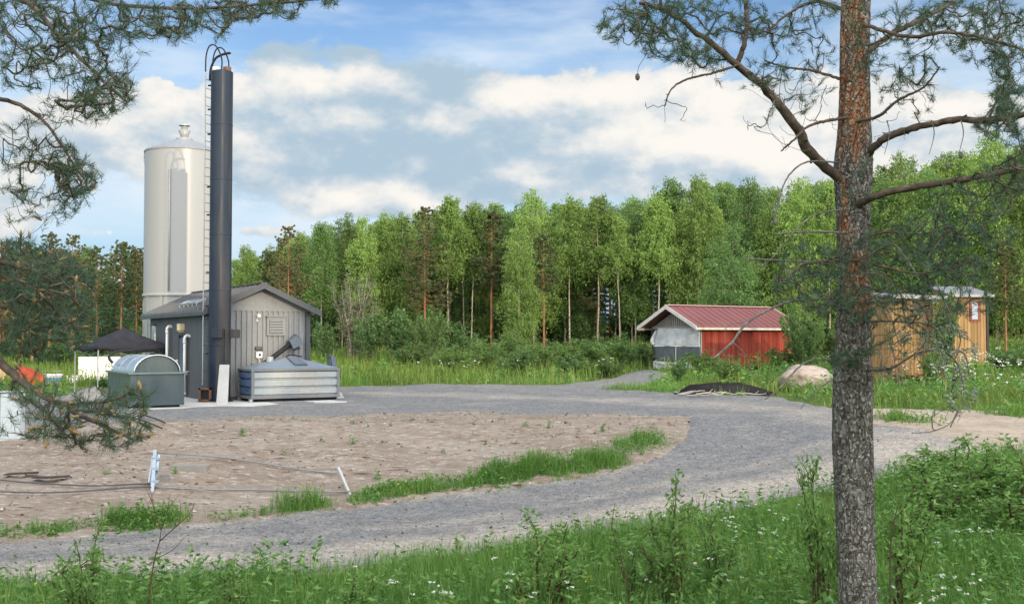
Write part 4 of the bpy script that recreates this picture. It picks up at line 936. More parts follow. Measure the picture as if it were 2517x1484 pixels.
def rot_basis(n, rng):
    a = rng.normal(size=(n, 3)); a /= np.linalg.norm(a, axis=1)[:, None]
    b = rng.normal(size=(n, 3)); b -= (b * a).sum(1)[:, None] * a; b /= np.linalg.norm(b, axis=1)[:, None]
    return a, b
def leaves(b, p, ln, wd, rng, hang=0.0, dirs=None):      # diamond leaves centred on points p
    n = len(p); u, v = rot_basis(n, rng)
    if dirs is not None:
        u = dirs + rng.normal(0, .35, (n, 3)); u /= np.linalg.norm(u, axis=1)[:, None]; v -= (v * u).sum(1)[:, None] * u; v /= np.linalg.norm(v, axis=1)[:, None]
    if hang: u[:, 2] -= hang; u /= np.linalg.norm(u, axis=1)[:, None]; v -= (v * u).sum(1)[:, None] * u; v /= np.linalg.norm(v, axis=1)[:, None]
    l = (ln * rng.uniform(.65, 1.3, n))[:, None]; w = (wd * rng.uniform(.7, 1.25, n))[:, None]
    V = np.stack([p - u * l / 2, p + v * w / 2 - u * l * .05, p + u * l / 2, p - v * w / 2 - u * l * .05], 1)
    b.add(V, (np.arange(n) * 4)[:, None] + np.arange(4), rq=np.clip(rng.random(n), 0, 1))
def trunk_path(h, rng, lean=.03, k=9):
    t = np.linspace(0, 1, k); off = np.cumsum(rng.normal(0, lean * h / k, (k, 2)), 0); off -= off[0]
    return np.column_stack([off, t * h])
def on(path, t):
    x = t * (len(path) - 1); i = np.minimum(x.astype(int), len(path) - 2); f = (x - i)[:, None]; return path[i] * (1 - f) + path[i + 1] * f
def broad(seed, h, cw, cb, nl, lsize, r0, bark, leafm, nb=46, droop=.5, prof=(.5, .92), up=.9, wind=0.0, width=.5, name='birch'):
    rng = np.random.default_rng(seed); path = trunk_path(h * .97, rng); tk = MB(); tk.tube(path, np.linspace(r0, .015, len(path)), 7)
    cr = MB(); t = cb + (1 - cb) * rng.random(nb) ** 1.0; t = np.sort(t); s = (t - cb) / (1 - cb)
    L = cw * (s + .06) ** prof[0] * (1.04 - s) ** prof[1] * 2.1 * rng.uniform(.55, 1.15, nb) + .18
    az = np.arange(nb) * 2.4 + rng.normal(0, .5, nb); base = on(path, t); pts, wt = [], []
    for k in range(nb):
        d = np.array([math.cos(az[k]), math.sin(az[k]), 0]); q = np.linspace(0, 1, 6)[:, None]
        c = base[k] + d * L[k] * q + np.array([0, 0, 1]) * (L[k] * (up * q - (up * .55 + droop * (1 - s[k]) * .5) * q ** 2)) + rng.normal(0, .04 * L[k], (6, 3)) * q
        tk.tube(c, np.linspace(max(.008, r0 * .28 * (1 - t[k]) + .007), .004, 6), 4, False); pts.append(c); wt.append(L[k] ** 1.25)
    wt = np.array(wt) / sum(wt)
    idx = rng.choice(nb, nl, p=wt); q = rng.beta(2.4, 1.0, nl) * 1.04; P = np.array(pts)[idx]
    x = np.clip(q, 0, .999) * 5; i = x.astype(int); f = (x - i)[:, None]; k_ = np.arange(nl); p = P[k_, i] * (1 - f) + P[k_, np.minimum(i + 1, 5)] * f
    cl = rng.integers(0, 9, nl); ch = rng.normal(0, 1, (nb, 9, 3)); p = p + ch[idx, cl] * (.15 + .17 * L[idx])[:, None] * np.array([1, 1, 1.1]) * .70 + rng.normal(0, .075, (nl, 3))
    p[:, 2] -= rng.exponential(droop * .55, nl) * (rng.random(nl) < .6)
    p[:, 0] += wind * np.clip(p[:, 2] / h - .55, 0, 1) ** 1.5
    p[:, 2] = np.minimum(p[:, 2], h * 1.01); ok = p[:, 2] > cb * h * .25; p = p[ok]
    leaves(cr, p, lsize, lsize * width, rng, droop * 1.5)
    return tk, bark, cr, leafm
def pine_far(seed, h, cb, cw, nl, leafm, r0=.13):
    rng = np.random.default_rng(seed); path = trunk_path(h * .98, rng, .012); tk = MB(); tk.tube(path, np.linspace(r0, .02, len(path)), 7); cr = MB()
    nb = 70; t = np.sort(cb + (.99 - cb) * rng.random(nb)); s = (t - cb) / (1 - cb); L = cw * (1.02 - s) ** .8 * (s + .25) ** .35 * rng.uniform(.55, 1.2, nb) * 1.25 + .2; az = np.arange(nb) * 2.4 + rng.normal(0, .6, nb); base = on(path, t)
    for k in range(nb):
        d = np.array([math.cos(az[k]), math.sin(az[k]), .15 + .55 * s[k]]); c = base[k] + d * L[k] * np.linspace(0, 1, 6)[:, None] + np.array([0, 0, 1]) * (-.25 * L[k] * np.sin(np.linspace(0, 3.0, 6)))[:, None]
        tk.tube(c, np.linspace(.028, .007, 6), 4, False); m = int(nl * L[k] / L.sum()); cl = max(2, int(L[k] * 6)); cc = on(c, rng.beta(2.6, 1, cl) * .999) + rng.normal(0, .10 + .08 * L[k], (cl, 3)) * [1, 1, .5]
        p = cc[rng.integers(0, cl, m)]; dr = rng.normal(0, 1, (m, 3)); dr[:, 2] = abs(dr[:, 2]) + .2; dr /= np.linalg.norm(dr, axis=1)[:, None]
        leaves(cr, p + dr * .10 * rng.random(m)[:, None] ** .5, np.full(m, .22), .085, rng, dirs=dr)
    for k in range(int(14 * cb * 2)):                       # bare dead stubs below the crown
        tt = np.array([rng.uniform(.2, cb)]); p0 = on(path, tt)[0]; a = rng.random() * 6.28; l = rng.uniform(.4, 1.3); tk.tube([p0, p0 + l * .6 * np.array([math.cos(a), math.sin(a), -.1]), p0 + l * np.array([math.cos(a), math.sin(a), .12])], [.018, .012, .006], 4, False)
    return tk, PINEBARK_FAR, cr, leafm
def spruce(seed, h, cw, nl):
    rng = np.random.default_rng(seed); path = trunk_path(h, rng, .005); tk = MB(); tk.tube(path, np.linspace(.13, .01, len(path)), 7); cr = MB()
    n = nl; s = 1 - np.sqrt(rng.random(n)); tier = np.floor(s * 22) / 22 + rng.normal(0, .006, n); rr = rng.beta(2, 1, n); az = np.floor(rng.random(n) * 11) / 11 * 6.283 + tier * 40 + rng.normal(0, .16, n)
    Lr = cw * (1.02 - tier) ** .9 * (.85 + .25 * np.sin(az * 3 + tier * 30)); r = rr * Lr; z = h * (.04 + .95 * tier) - .32 * r + .10 * r ** 2 / (Lr + .1) + rng.normal(0, .05, n)
    p = np.column_stack([r * np.cos(az), r * np.sin(az), np.maximum(z, .1)]); d = np.column_stack([np.cos(az), np.sin(az), -.5 + 0 * az]); leaves(cr, p, .22, .07, rng, dirs=d)
    return tk, ASPBARK, cr, L_SPRUCE
def shrub(seed, h, w, nl, lsize, leafm, bark=None, ns=9, width=.5, bare=0.0):
    rng = np.random.default_rng(seed); tk, cr = MB(), MB(); P = []
    for k in range(ns):
        a = rng.random() * 6.28; rad = w * .5 * rng.random() ** .7; hh = h * rng.uniform(.65, 1.05) * (1 - .35 * (rad / (w * .5)) ** 2); q = np.linspace(0, 1, 7)[:, None]
        e = np.array([math.cos(a) * rad, math.sin(a) * rad, 0]); c = e * (.18 + .82 * q ** 1.2) + np.array([0, 0, hh]) * q + rng.normal(0, .03 * h, (7, 3)) * q; tk.tube(c, np.linspace(.012 + .006 * h, .003, 7), 5, False); P.append((c, hh))
        for j in range(5):
            u = rng.uniform(.3, .92); p0 = on(c, np.array([u]))[0]; a2 = rng.random() * 6.28; l = w * .24 * rng.uniform(.6, 1.3) * (1.1 - .5 * u); c2 = p0 + np.array([math.cos(a2), math.sin(a2), .75]) * l * np.linspace(0, 1, 5)[:, None] + rng.normal(0, .02 * h, (5, 3)); c2[0] = p0
            tk.tube(c2, np.linspace(.006, .0025, 5), 4, False); P.append((c2, l * 1.6))
    wt = np.array([x[1] for x in P]); wt /= wt.sum(); idx = rng.choice(len(P), nl, p=wt); q = (bare + (1 - bare) * rng.random(nl) ** .75) * .999; p = np.empty((nl, 3)); d = np.empty((nl, 3))
    for k, (c, _) in enumerate(P):
        m = idx == k
        if m.any(): p[m] = on(c, q[m]); d[m] = (c[-1] - c[0]) / np.linalg.norm(c[-1] - c[0])
    d = d * .5 + rng.normal(0, .7, (nl, 3)); d /= np.linalg.norm(d, axis=1)[:, None]; p = p + d * lsize * .5 + rng.normal(0, lsize * .5, (nl, 3)); p[:, 2] = np.maximum(p[:, 2], .03); leaves(cr, p, lsize, lsize * width, rng, dirs=d)
    return tk, bark or ASPBARK, cr, leafm
def make(name, parts, label, cat, group=None, crown='crown', stem='trunk'):
    t = thing(name, (0, 0, 0), label, cat, 0, group); tk, bm_, cr, lm = parts
    tk.build(stem, bm_, t, smooth=True); cr.build(crown, lm, t); return t
_used = set()
def plant(proto, x, y, label, s=1.0, rz=None, group=None, sz=None, sink=.05):
    o = proto if proto.name not in _used else copy_tree(proto); _used.add(o.name)
    o.location = (x, y, tz(x, y) - sink); rz = random.random() * 6.28 if rz is None else rz; o.rotation_euler = (0, 0, rz); o.scale = (s, s, sz or s)
    o['label'] = label
    if group: o['group'] = group
    elif 'group' in o: del o['group']
    return o
random.seed(4)
# one of each kind, then copies
BIR = [make('birch_tree', broad(10 + k, 12.0, [1.5, 1.75, 1.35, 1.95, 1.6, 1.4, 1.7][k], [.45, .25, .50, .20, .38, .55, .12][k], [15000, 18000, 13000, 20000, 16000, 12000, 18000][k], .165, .075, BIRCHBARK, [L_BIRCH, L_BIRCH2, L_BIRCH, L_BIRCH, L_BIRCH2, L_BIRCH, L_BIRCH][k], nb=[46, 56, 42, 60, 50, 40, 56][k], droop=[.6, .7, .5, .8, .65, .45, .95][k], wind=[.0, .5, .9, .3, .2, 1.1, .1][k]), '', 'birch') for k in range(7)]
DRK = [make('broadleaf_tree', broad(40 + k, 11.0, [2.1, 1.8][k], .08, 17000, .16, .09, ASPBARK, L_DARK, nb=60, droop=.25, prof=(.4, .7)), '', 'tree') for k in range(2)]
PIN = [make('pine_tree', pine_far(60 + k, 12.0, [.34, .5, .42][k], [2.5, 1.9, 2.2][k], 24000, [L_PINE, L_PINEG, L_PINEG][k]), '', 'pine') for k in range(3)]
SPR = [make('spruce_tree', spruce(80 + k, 12.0, [1.9, 1.5][k], 11000), '', 'spruce') for k in range(2)]
SHR = [make('shrub', shrub(90 + k, 2.2, [2.6, 2.2, 3.0][k], [5200, 4600, 6000][k], .105, [L_SHRUB, L_BUSH, L_SHRUB][k], ns=[12, 10, 14][k]), '', 'shrub', crown='foliage', stem='stems') for k in range(3)]
RANKS = ['nearest', 'second', 'third', 'fourth', 'fifth', 'sixth', 'seventh', 'eighth', 'ninth', 'tenth', 'eleventh', 'twelfth']
# front row: x of the trunk and y of the top in the photograph, distance, kind, label
FRONT = [
 (790, 545, 80, ('B', 4), 'leafy birch directly right of the tall brown pine by the boiler house'),
 (842, 516, 82, ('B', 1), 'birch with a wide light green crown above the middle of the meadow edge'),
 (895, 528, 81, ('B', 6), 'birch with dense low foliage behind the grey leafed willow'),
 (945, 516, 83, ('B', 0), 'slender birch left of the brown pine in the forest edge'),
 (985, 520, 82, ('B', 3), 'broad birch touching the left side of the brown pine'),
 (1045, 506, 78, ('P', 0), 'brown needled pine standing among birches in the middle of the forest edge'),
 (1100, 478, 79, ('B', 2), 'tall birch with wind bent top just right of the brown pine'),
 (1160, 492, 80, ('B', 5), 'thin crowned birch with sky showing through its top'),
 (1208, 512, 79, ('P', 1), 'slim pine with bare orange trunk between the thin crowned birch and the round topped birch'),
 (1275, 556, 76, ('B', 6), 'bright green weeping birch with hanging foliage standing before the round topped birch'),
 (1312, 464, 82, ('B', 3), 'birch with the highest round top in the middle of the forest edge'),
 (1336, 570, 78, ('P', 1), 'short pine with a bare red trunk right of the weeping birch'),
 (1400, 476, 81, ('B', 0), 'tall birch right of the round topped birch'),
 (1468, 474, 80, ('B', 2), 'birch with a pointed top halfway between the round topped birch and the shed'),
 (1522, 520, 79, ('B', 5), 'birch with a long bare pale trunk left of the red shed'),
 (1560, 496, 82, ('B', 1), 'birch rising above the left eaves of the red shed'),
 (1618, 470, 79, ('B', 0), 'birch with a bare trunk behind the left corner of the red shed'),
 (1648, 438, 82, ('B', 4), 'tall birch over the gable of the red shed'),
 (1712, 428, 80, ('B', 3), 'tall broad birch above the middle of the red shed roof'),
 (1800, 545, 66, ('D', 0), 'bushy broadleaf tree with a wide crown just behind the red shed'),
 (1842, 426, 78, ('B', 1), 'tall birch above the right end of the red shed roof'),
 (1905, 455, 76, ('B', 6), 'birch right of the red shed with foliage to the ground'),
 (1965, 434, 75, ('B', 3), 'birch directly left of the big pine trunk'),
 (2035, 446, 74, ('B', 2), 'birch partly hidden behind the left edge of the big pine trunk'),
 (2165, 455, 72, ('B', 4), 'birch showing just right of the big pine trunk'),
 (2212, 372, 72, ('B', 3), 'birch with a pointed top between the two right pine limbs'),
 (2305, 405, 70, ('B', 1), 'birch behind the lower right pine limb'),
 (2370, 430, 70, ('D', 1), 'dark broadleaf tree above the red windowed hut'),
 (2445, 322, 68, ('B', 3), 'tallest birch near the right edge of the photo'),
 (2520, 345, 66, ('B', 6), 'birch cut by the right edge of the photo'),
 (2468, 575, 58, ('P', 2), 'young yellowish green pine right of the red windowed hut'),
 (710, 552, 74, ('P', 0), 'tall brown pine rising behind the roof of the boiler house'),
 (665, 606, 77, ('P', 2), 'lower pine left of the tall brown pine and right of the chimney'),
 (600, 600, 88, ('B', 3), 'light green birch in the gap right of the chimney'),
 (300, 588, 68, ('P', 1), 'pine with a bare orange trunk right above the black gazebo'),
 (240, 600, 70, ('P', 1), 'pine with a bare orange trunk left of the gazebo peak'),
 (338, 596, 74, ('P', 2), 'pine directly left of the cream silo'),
 (180, 574, 72, ('P', 0), 'wide pine behind the white crate'),
 (125, 570, 74, ('P', 0), 'pine behind the dense low pine branches at left'),
 (60, 580, 76, ('P', 2), 'pine near the left edge behind the hanging branches'),
 (5, 590, 74, ('P', 0), 'pine cut by the left edge of the photo'),
]
PROTO = {'B': BIR, 'D': DRK, 'P': PIN, 'S': SPR}; PH = {'B': 12.0, 'D': 11.0, 'P': 12.0, 'S': 12.0}
for px, py, Y, (kd, k), lb in FRONT:
    p = at(px, py, Y); h = p[2] - tz(p[0], Y); s = h / PH[kd]
    sx = s * (1.0 if kd != 'P' else .95); plant(PROTO[kd][k], p[0], Y, lb, sx, sz=s)
# rows behind: their crowns fill the gaps; nothing in the photo tells them apart
rng = random.Random(11)
def envelope(px):                                  # height of the forest edge in the photograph
    return float(np.interp(px, [-500, 0, 350, 420, 560, 640, 720, 800, 950, 1100, 1310, 1500, 1700, 1950, 2200, 2450, 2600, 3200], [585, 590, 600, 610, 612, 600, 560, 535, 525, 490, 480, 490, 435, 440, 385, 340, 340, 340]))
BACK = [(86, 46, 22), (93, 44, 14), (101, 60, 8), (112, 70, 4)]
for Y, step, drop in BACK:
    px = -330.0
    while px < 2860:
        px += step * rng.uniform(.75, 1.3); yy = Y + rng.uniform(-2.5, 2.5); e = envelope(px) + drop * rng.uniform(.7, 3.6)
        kd = rng.choice('BBBBBDSBP') if px > 560 else rng.choice('PPPSSB'); k = rng.randrange(len(PROTO[kd]))
        if kd in 'S': e -= 4
        p = at(px, e, yy); h = p[2] - tz(p[0], yy); s = h / PH[kd]
        lb = {'B': 'birch in the deeper rows of the forest with only parts showing between the front trees', 'D': 'dark broadleaf tree in the deeper rows of the forest behind the front trees', 'S': 'dark spruce standing in the deeper rows of the forest behind the front trees', 'P': 'pine standing in the deeper rows of the forest behind the front trees'}[kd]
        plant(PROTO[kd][k], p[0], yy, lb, s * rng.uniform(.9, 1.15), sz=s, group={'B': 'birches deep in the forest', 'D': 'broadleaf trees deep in the forest', 'S': 'spruces deep in the forest', 'P': 'pines deep in the forest'}[kd])
# shrubs at the forest edge and on the meadow: x, y of the foot, y of the top, width in the frame
WIL = make('willow_shrub', shrub(120, 4.2, 2.8, 5200, .085, L_GREY, BIRCHBARK, ns=16), '', 'shrub', crown='foliage', stem='stems')
c = at(868, 640, 72); plant(WIL, c[0], 72, 'grey leafed willow with pale stems before the birches right of the boiler house', (c[2] - tz(c[0], 72)) / 4.2)
SHRUBS = [
 (800, 860, 792, 70, 1, 'round dark shrub under the birches just right of the boiler house'), (905, 862, 770, 110, 1, 'wide dark shrub below the grey leafed willow'),
 (985, 868, 760, 110, 1, 'tall dark shrub left of the forest edge pine'), (1060, 900, 768, 90, 2, 'tall loose shrub on the meadow right of the skip container'),
 (1010, 905, 838, 100, 0, 'low shrub on the meadow nearest to the skip container'), (1120, 880, 790, 100, 1, 'dark shrub under the thin crowned birch'),
 (1110, 918, 850, 110, 0, 'low round shrub at the edge of the gravel in the middle meadow'), (1190, 912, 835, 110, 2, 'wide loose shrub in the middle of the meadow'),
 (1255, 900, 815, 90, 0, 'shrub under the weeping birch'), (1270, 922, 862, 90, 1, 'dark low shrub just left of the middle of the meadow strip'), (1330, 912, 842, 110, 2, 'loose shrub below the round topped birch'),
 (1390, 905, 835, 90, 0, 'shrub left of the big bush group by the shed'), (1400, 926, 868, 110, 1, 'low dark shrub close to the gravel left of the shed ramp'), (1465, 905, 835, 110, 2, 'large bush in the group left of the shed'),
 (1530, 905, 822, 110, 0, 'tallest bush in the group left of the shed'), (1585, 905, 845, 70, 1, 'dark bush against the left corner of the shed'), (1490, 928, 880, 90, 0, 'low bush in front of the group left of the shed'),
 (1668, 935, 885, 60, 1, 'small shrub at the foot of the shed tarpaulin door'), (1725, 938, 862, 90, 0, 'leafy shrub at the corner of the red wall'), (1785, 938, 880, 90, 2, 'low shrub behind the black soil heap'), (1858, 935, 900, 60, 1, 'small shrub in front of the red long wall'),
 (1978, 940, 742, 105, 0, 'tall leafy bush growing over the right corner of the red shed'), (1925, 938, 850, 80, 0, 'rounded shrub covering the right end of the red wall'), (1985, 910, 800, 80, 2, 'tall loose shrub behind the boulder'), (2040, 905, 790, 90, 0, 'tall shrub behind the left edge of the big pine trunk'),
 (2322, 936, 712, 78, 1, 'tall dark shrub between the two ochre huts'), (2290, 945, 850, 60, 0, 'shrub in front of the right wall of the nearer ochre hut'), (2460, 915, 860, 90, 1, 'dark shrub right of the red windowed hut'), (2520, 920, 840, 90, 0, 'shrub at the right edge beside the dark shrub'),
 (150, 905, 845, 120, 1, 'dark shrub behind the storage tub at left'), (60, 900, 830, 120, 0, 'shrub behind the red tarpaulin at left'), (225, 880, 825, 90, 1, 'shrub behind the left half of the black gazebo'), (330, 880, 800, 80, 0, 'shrub between the gazebo peak and the silo'), (-40, 900, 820, 120, 1, 'shrub cut by the left edge behind the plywood'),
 (255, 955, 925, 60, 0, 'low weedy shrub between the white crate and the green bin'),
]
for px, py, top, wpx, k, lb in SHRUBS:
    g = gp(px, py) if py > 880 else at(px, py, 70); 
    if g[1] > 74: g = at(px, py, 74)
    if px in (1725, 1858, 1925, 1978): g = at(px, py, 53.0)
    y = g[1]; x = g[0]; h = max(.3, (835 - top) * y / F + CAM[2] - tz(x, y)); w = wpx * 1.35 * y / F
    plant(SHR[k], x, y, lb, w / [2.6, 2.2, 3.0][k], sz=h / 2.0)
rng = random.Random(57)
for k in range(50):                             # the last row: spruces closing the forest
    px = 540 + k * 47 + rng.uniform(-12, 12); yy = rng.uniform(117, 124); p = at(px, envelope(px) + rng.uniform(20, 90), yy); s = (p[2] - tz(p[0], yy)) / 12
    plant(SPR[k % 2], p[0], yy, 'dark spruce standing in the deeper rows of the forest behind the front trees', s * 1.25, sz=s, group='spruces deep in the forest')
rng = random.Random(31)
for k in range(46):                             # undergrowth in the shade between the trunks
    y = rng.uniform(84, 101); px = -150 + k * 62 + rng.uniform(-20, 20); x = at(px, 840, y)[0]; s = rng.uniform(1.3, 2.1)
    plant(SHR[k % 3], x, y, 'undergrowth bush in the shade deep between the forest trunks', s, sz=s * .9, group='undergrowth deep in the forest')
# the wood behind the photographer that shades the foreground
def wood():
    rng = np.random.default_rng(77); b = MB()
    for k in range(44):
        y = rng.uniform(-30, -14); x = 6 + rng.uniform(-32, 32) + (-y) * .47 * 0 + 12; h = rng.uniform(14, 19); z0 = tz(x, y)
        path = trunk_path(h, rng, .02) + (x, y, z0); b.tube(path, np.linspace(.16, .02, len(path)), 6)
        n = 900; s = rng.beta(1.4, 1.2, n); r = (2.1 * (1 - s) ** .6 * rng.random(n) ** .5 + .1); a = rng.random(n) * 6.28
        leaves(b, np.column_stack([x + r * np.cos(a), y + r * np.sin(a), z0 + h * (.22 + .8 * s)]), .55, .4, rng)
    stuff(b.build('forest', L_DARK), 'wood of dark trees standing behind the viewpoint')
wood()
# ------------------------------------------------------------------ grass, herbs and flowers (nobody could count them)
L_GRASS = leafmat('meadow grass blades', [(0, (.075, .17, .034)), (.5, (.125, .265, .054)), (.85, (.22, .345, .085)), (1, (.36, .37, .15))], .35, obj_var=0)
L_GRASSY = leafmat('yellowish meadow grass', [(0, (.10, .17, .035)), (.55, (.16, .24, .05)), (.85, (.24, .29, .075)), (1, (.36, .33, .15))], .35, obj_var=0)  # yellower than the other meadow grass
L_HERB = leafmat('herb leaves', [(0, (.068, .165, .04)), (.5, (.12, .25, .065)), (.9, (.20, .335, .095)), (1, (.28, .35, .11))], .35, obj_var=0)
PETAL = Mat('white petals', .7, .2); PETAL.leaf(PETAL.ramp(PETAL.attr('rnd'), [(0, (.62, .60, .66)), (.3, (.78, .78, .76)), (1, (.85, .85, .82))]), .3); PETAL = PETAL.m
YPET = Mat('yellow petals', .6, .2); YPET.leaf(YPET.ramp(YPET.attr('rnd'), [(0, (.65, .48, .02)), (1, (.75, .60, .05))]), .3); YPET = YPET.m
def blades(b, p, h, w, rng, lean=.35, rlo=0, rhi=1.0):
    n = len(p); a = rng.random(n) * 6.283; d = np.column_stack([np.cos(a), np.sin(a), np.zeros(n)]); s = np.column_stack([-np.sin(a), np.cos(a), np.zeros(n)])
    ln = (lean * h * rng.uniform(.2, 1.4, n))[:, None]; H = h[:, None] * np.array([0, 0, 1]); W = (w * rng.uniform(.7, 1.3, n))[:, None] * s * .5
    m1 = p + H * .45 + d * ln * .22; m2 = p + H * .8 + d * ln * .6; tip = p + H * .98 + d * ln * 1.05
    V = np.stack([p - W, p + W, m1 + W * .9, m1 - W * .9, m2 + W * .6, m2 - W * .6, tip], 1).reshape(-1, 3); k = (np.arange(n) * 7)[:, None]; r = np.clip(rlo + (rhi - rlo) * rng.random(n) * .75 + .16 * fbm(p[:, 0] * .9, p[:, 1] * .9, 66) + .12, 0, 1)
    b.add(V, np.concatenate([k + [0, 1, 2, 3], k + [3, 2, 4, 5]]), k + [5, 4, 6], rq=np.concatenate([r, r]), rt=r)
def scatter(n, y0, y1, rng, mask=None, margin=1.6, power=1.0, slope=.50):
    y = y0 + (y1 - y0) * rng.random(n) ** power; x = (rng.random(n) * 2 - 1) * (slope * y + margin); p = np.column_stack([x, y])
    if mask is not None: p = p[mask(p)]
    return np.column_stack([p, terr(p[:, 0], p[:, 1]) + .02])
def herb(b, p, h, rng, nleaf=7, size=.06, stem=True):      # little leafy plants with leaves up a stem
    n = len(p); a = rng.random((n, nleaf)) * 6.283; f = (np.arange(nleaf) + rng.random((n, nleaf))) / nleaf; lean = rng.normal(0, .12, (n, 2))
    z = f * h[:, None]; r = (.25 + .75 * (1 - f)) * size * 1.1; x = p[:, None, 0] + np.cos(a) * r + lean[:, :1] * z; y = p[:, None, 1] + np.sin(a) * r + lean[:, 1:] * z
    c = np.stack([x, y, p[:, None, 2] + z], -1).reshape(-1, 3); d = np.stack([np.cos(a), np.sin(a), rng.normal(.05, .3, a.shape)], -1).reshape(-1, 3); leaves(b, c, size * 1.5, size * .55, rng, dirs=d)
    if stem: blades(b, p, h * 1.05, .006, rng, .15)
out_of_gravel = lambda p: ~inpoly(p, gravel_poly) & ~inpoly(p, pale_poly) & ~inpoly(p, sand_poly)
def clump(p, sc, seed, lo=-.2): return fbm(p[:, 0] * sc, p[:, 1] * sc, seed) > lo
def near_meadow():
    rng = np.random.default_rng(21); nearside = lambda p: out_of_gravel(p) & (p[:, 1] < np.interp(p[:, 0], [-12, 0, 6, 9, 14, 20], [17, 19, 23, 26.5, 29.5, 33]) )
    edge = lambda p: np.clip(polydist(p[:, :2], road_near) / .8, .55, 1)
    b = MB(); p = scatter(125000, 7, 29, rng, nearside, 1.4, 1.0); ln = fbm(p[:, 0] * .8, p[:, 1] * .8, 3); h = np.clip(.30 + .16 * ln + rng.normal(0, .08, len(p)), .08, .8) * (.45 + .55 * edge(p)); blades(b, p, h, .0085, rng, .5)
    tall = scatter(3000, 7, 27, rng, nearside, 1.4); blades(b, tall, rng.uniform(.4, .8, len(tall)) * (.6 + .4 * edge(tall)), .006, rng, .3, .3, 1)
    stuff(b.build('grass', L_GRASS), 'tall green grass of the foreground meadow')
    b = MB(); p = scatter(26000, 8, 28, rng, lambda q: nearside(q) & clump(q, .7, 8, -.12), 1.4); h = np.clip(rng.gamma(4, .075, len(p)), .08, .75) * (.35 + .65 * edge(p)); herb(b, p, h, rng, 8, .066)
    big = scatter(5200, 8, 28, rng, lambda q: nearside(q) & clump(q, .5, 18, .1), 1.4); herb(b, big, rng.uniform(.3, .75, len(big)) * (.4 + .6 * edge(big)), rng, 9, .085)
    stuff(b.build('herbs', L_HERB), 'leafy herbs growing through the foreground grass')
    # cow parsley and other white flowers
    b = MB(); s = MB(); p = scatter(480, 10.5, 24, rng, lambda q: nearside(q) & clump(q, .5, 28, .12) & (polydist(q, road_near) > .7) & (q[:, 0] > -3.5), .2); h = rng.uniform(.38, .74, len(p))
    for c, hh in zip(p, h):
        for k in range(rng.integers(1, 4)):
            o = c + np.array([*rng.normal(0, .06, 2), hh * rng.uniform(.8, 1.05)]); m = rng.integers(6, 16); R_ = rng.uniform(.015, .045); a = rng.random(m) * 6.28; r = R_ * np.sqrt(rng.random(m)); q = o + np.column_stack([r * np.cos(a), r * np.sin(a), rng.normal(0, .006, m)])
            u = rng.normal(0, .25, (m, 3)); u[:, 2] = 0; u += np.column_stack([np.cos(a), np.sin(a), 0 * a]); leaves(b, q, .025, .021, rng, dirs=u)
            s.tube([c, (c + o) / 2 + (.01, 0, 0), o], .0028, 3, False)
    stuff(b.build('white_flowers', PETAL), 'white flower heads scattered over the foreground meadow'); stuff(s.build('flower_stems', L_HERB), 'thin green stems of the white flowers')
    b = MB(); p = scatter(160, 11, 24, rng, lambda q: nearside(q) & clump(q, .6, 48, .15), .2); p[:, 2] += rng.uniform(.25, .5, len(p)); q = np.repeat(p, 5, 0) + rng.normal(0, .014, (len(p) * 5, 3)); leaves(b, q, .022, .02, rng); stuff(b.build('yellow_flowers', YPET), 'small yellow flowers in the foreground meadow')
near_meadow()
def far_meadow():
    rng = np.random.default_rng(31); far = lambda p: out_of_gravel(p) & ~inpoly(p, ramp_poly) & (p[:, 1] > 29) & ~inpoly(p, np.array([loc2(N0, 0, 0)[:2], loc2(N0, 3.6, 0)[:2], loc2(N0, 3.6, 8.2)[:2], loc2(N0, 0, 8.2)[:2]]))
    b = MB(); p = scatter(60000, 33, 82, rng, far, 2.5, .9); ln = fbm(p[:, 0] * .35, p[:, 1] * .35, 5); h = np.clip(.28 + .18 * ln + rng.normal(0, .1, len(p)), .1, .9) * np.clip(polydist(p[:, :2], np.concatenate([yard_far, yard_right])) / 1.0, .35, 1)
    h = h * np.where((p[:, 0] < -10.5) & (p[:, 1] < 50), .3, 1) * np.where((p[:, 0] > 4.5) & (p[:, 0] < 12.5) & (p[:, 1] > 46) & (p[:, 1] < 58), .4, 1)
    yel = fbm(p[:, 0] * .22, p[:, 1] * .22, 15) + np.where(p[:, 1] > 56, .35, -.25) > 0
    blades(b, p[~yel], h[~yel], .030, rng, .8); stuff(b.build('grass', L_GRASS), 'green grass beyond the gravel yard')
    b = MB(); blades(b, p[yel], h[yel] * 1.1, .034, rng, .9); q = scatter(9000, 50, 82, rng, lambda z: far(z) & (z[:, 0] < 12), 2.5); blades(b, q, rng.uniform(.5, 1.0, len(q)), .03, rng, .4); stuff(b.build('meadow', L_GRASSY), 'yellow green meadow grass in front of the forest edge')
    b = MB(); p = scatter(4200, 33, 80, rng, lambda q: far(q) & clump(q, .4, 38, -.05), 2.5); herb(b, p, rng.uniform(.3, .85, len(p)) * np.where((p[:, 0] < -10.5) & (p[:, 1] < 50), .3, 1), rng, 9, .14); stuff(b.build('herbs', L_HERB), 'leafy weeds on the meadow beyond the yard')
    b = MB(); p = scatter(5200, 33, 62, rng, lambda q: far(q) & (((q[:, 0] > 15) & clump(q, .5, 58, -.05)) | ((q[:, 0] > -6) & (q[:, 1] > 56) & clump(q, .4, 59, .7))), 1.5); p[:, 2] += rng.uniform(.5, .85, len(p)); q = np.repeat(p, 4, 0) + rng.normal(0, 1, (len(p) * 4, 3)) * (.05, .05, .012); u = rng.normal(0, 1, (len(q), 3)); u[:, 2] *= .15; leaves(b, q, .075, .06, rng, dirs=u); stuff(b.build('white_flowers', PETAL), 'cow parsley blossom in the grass beyond the yard')
far_meadow()
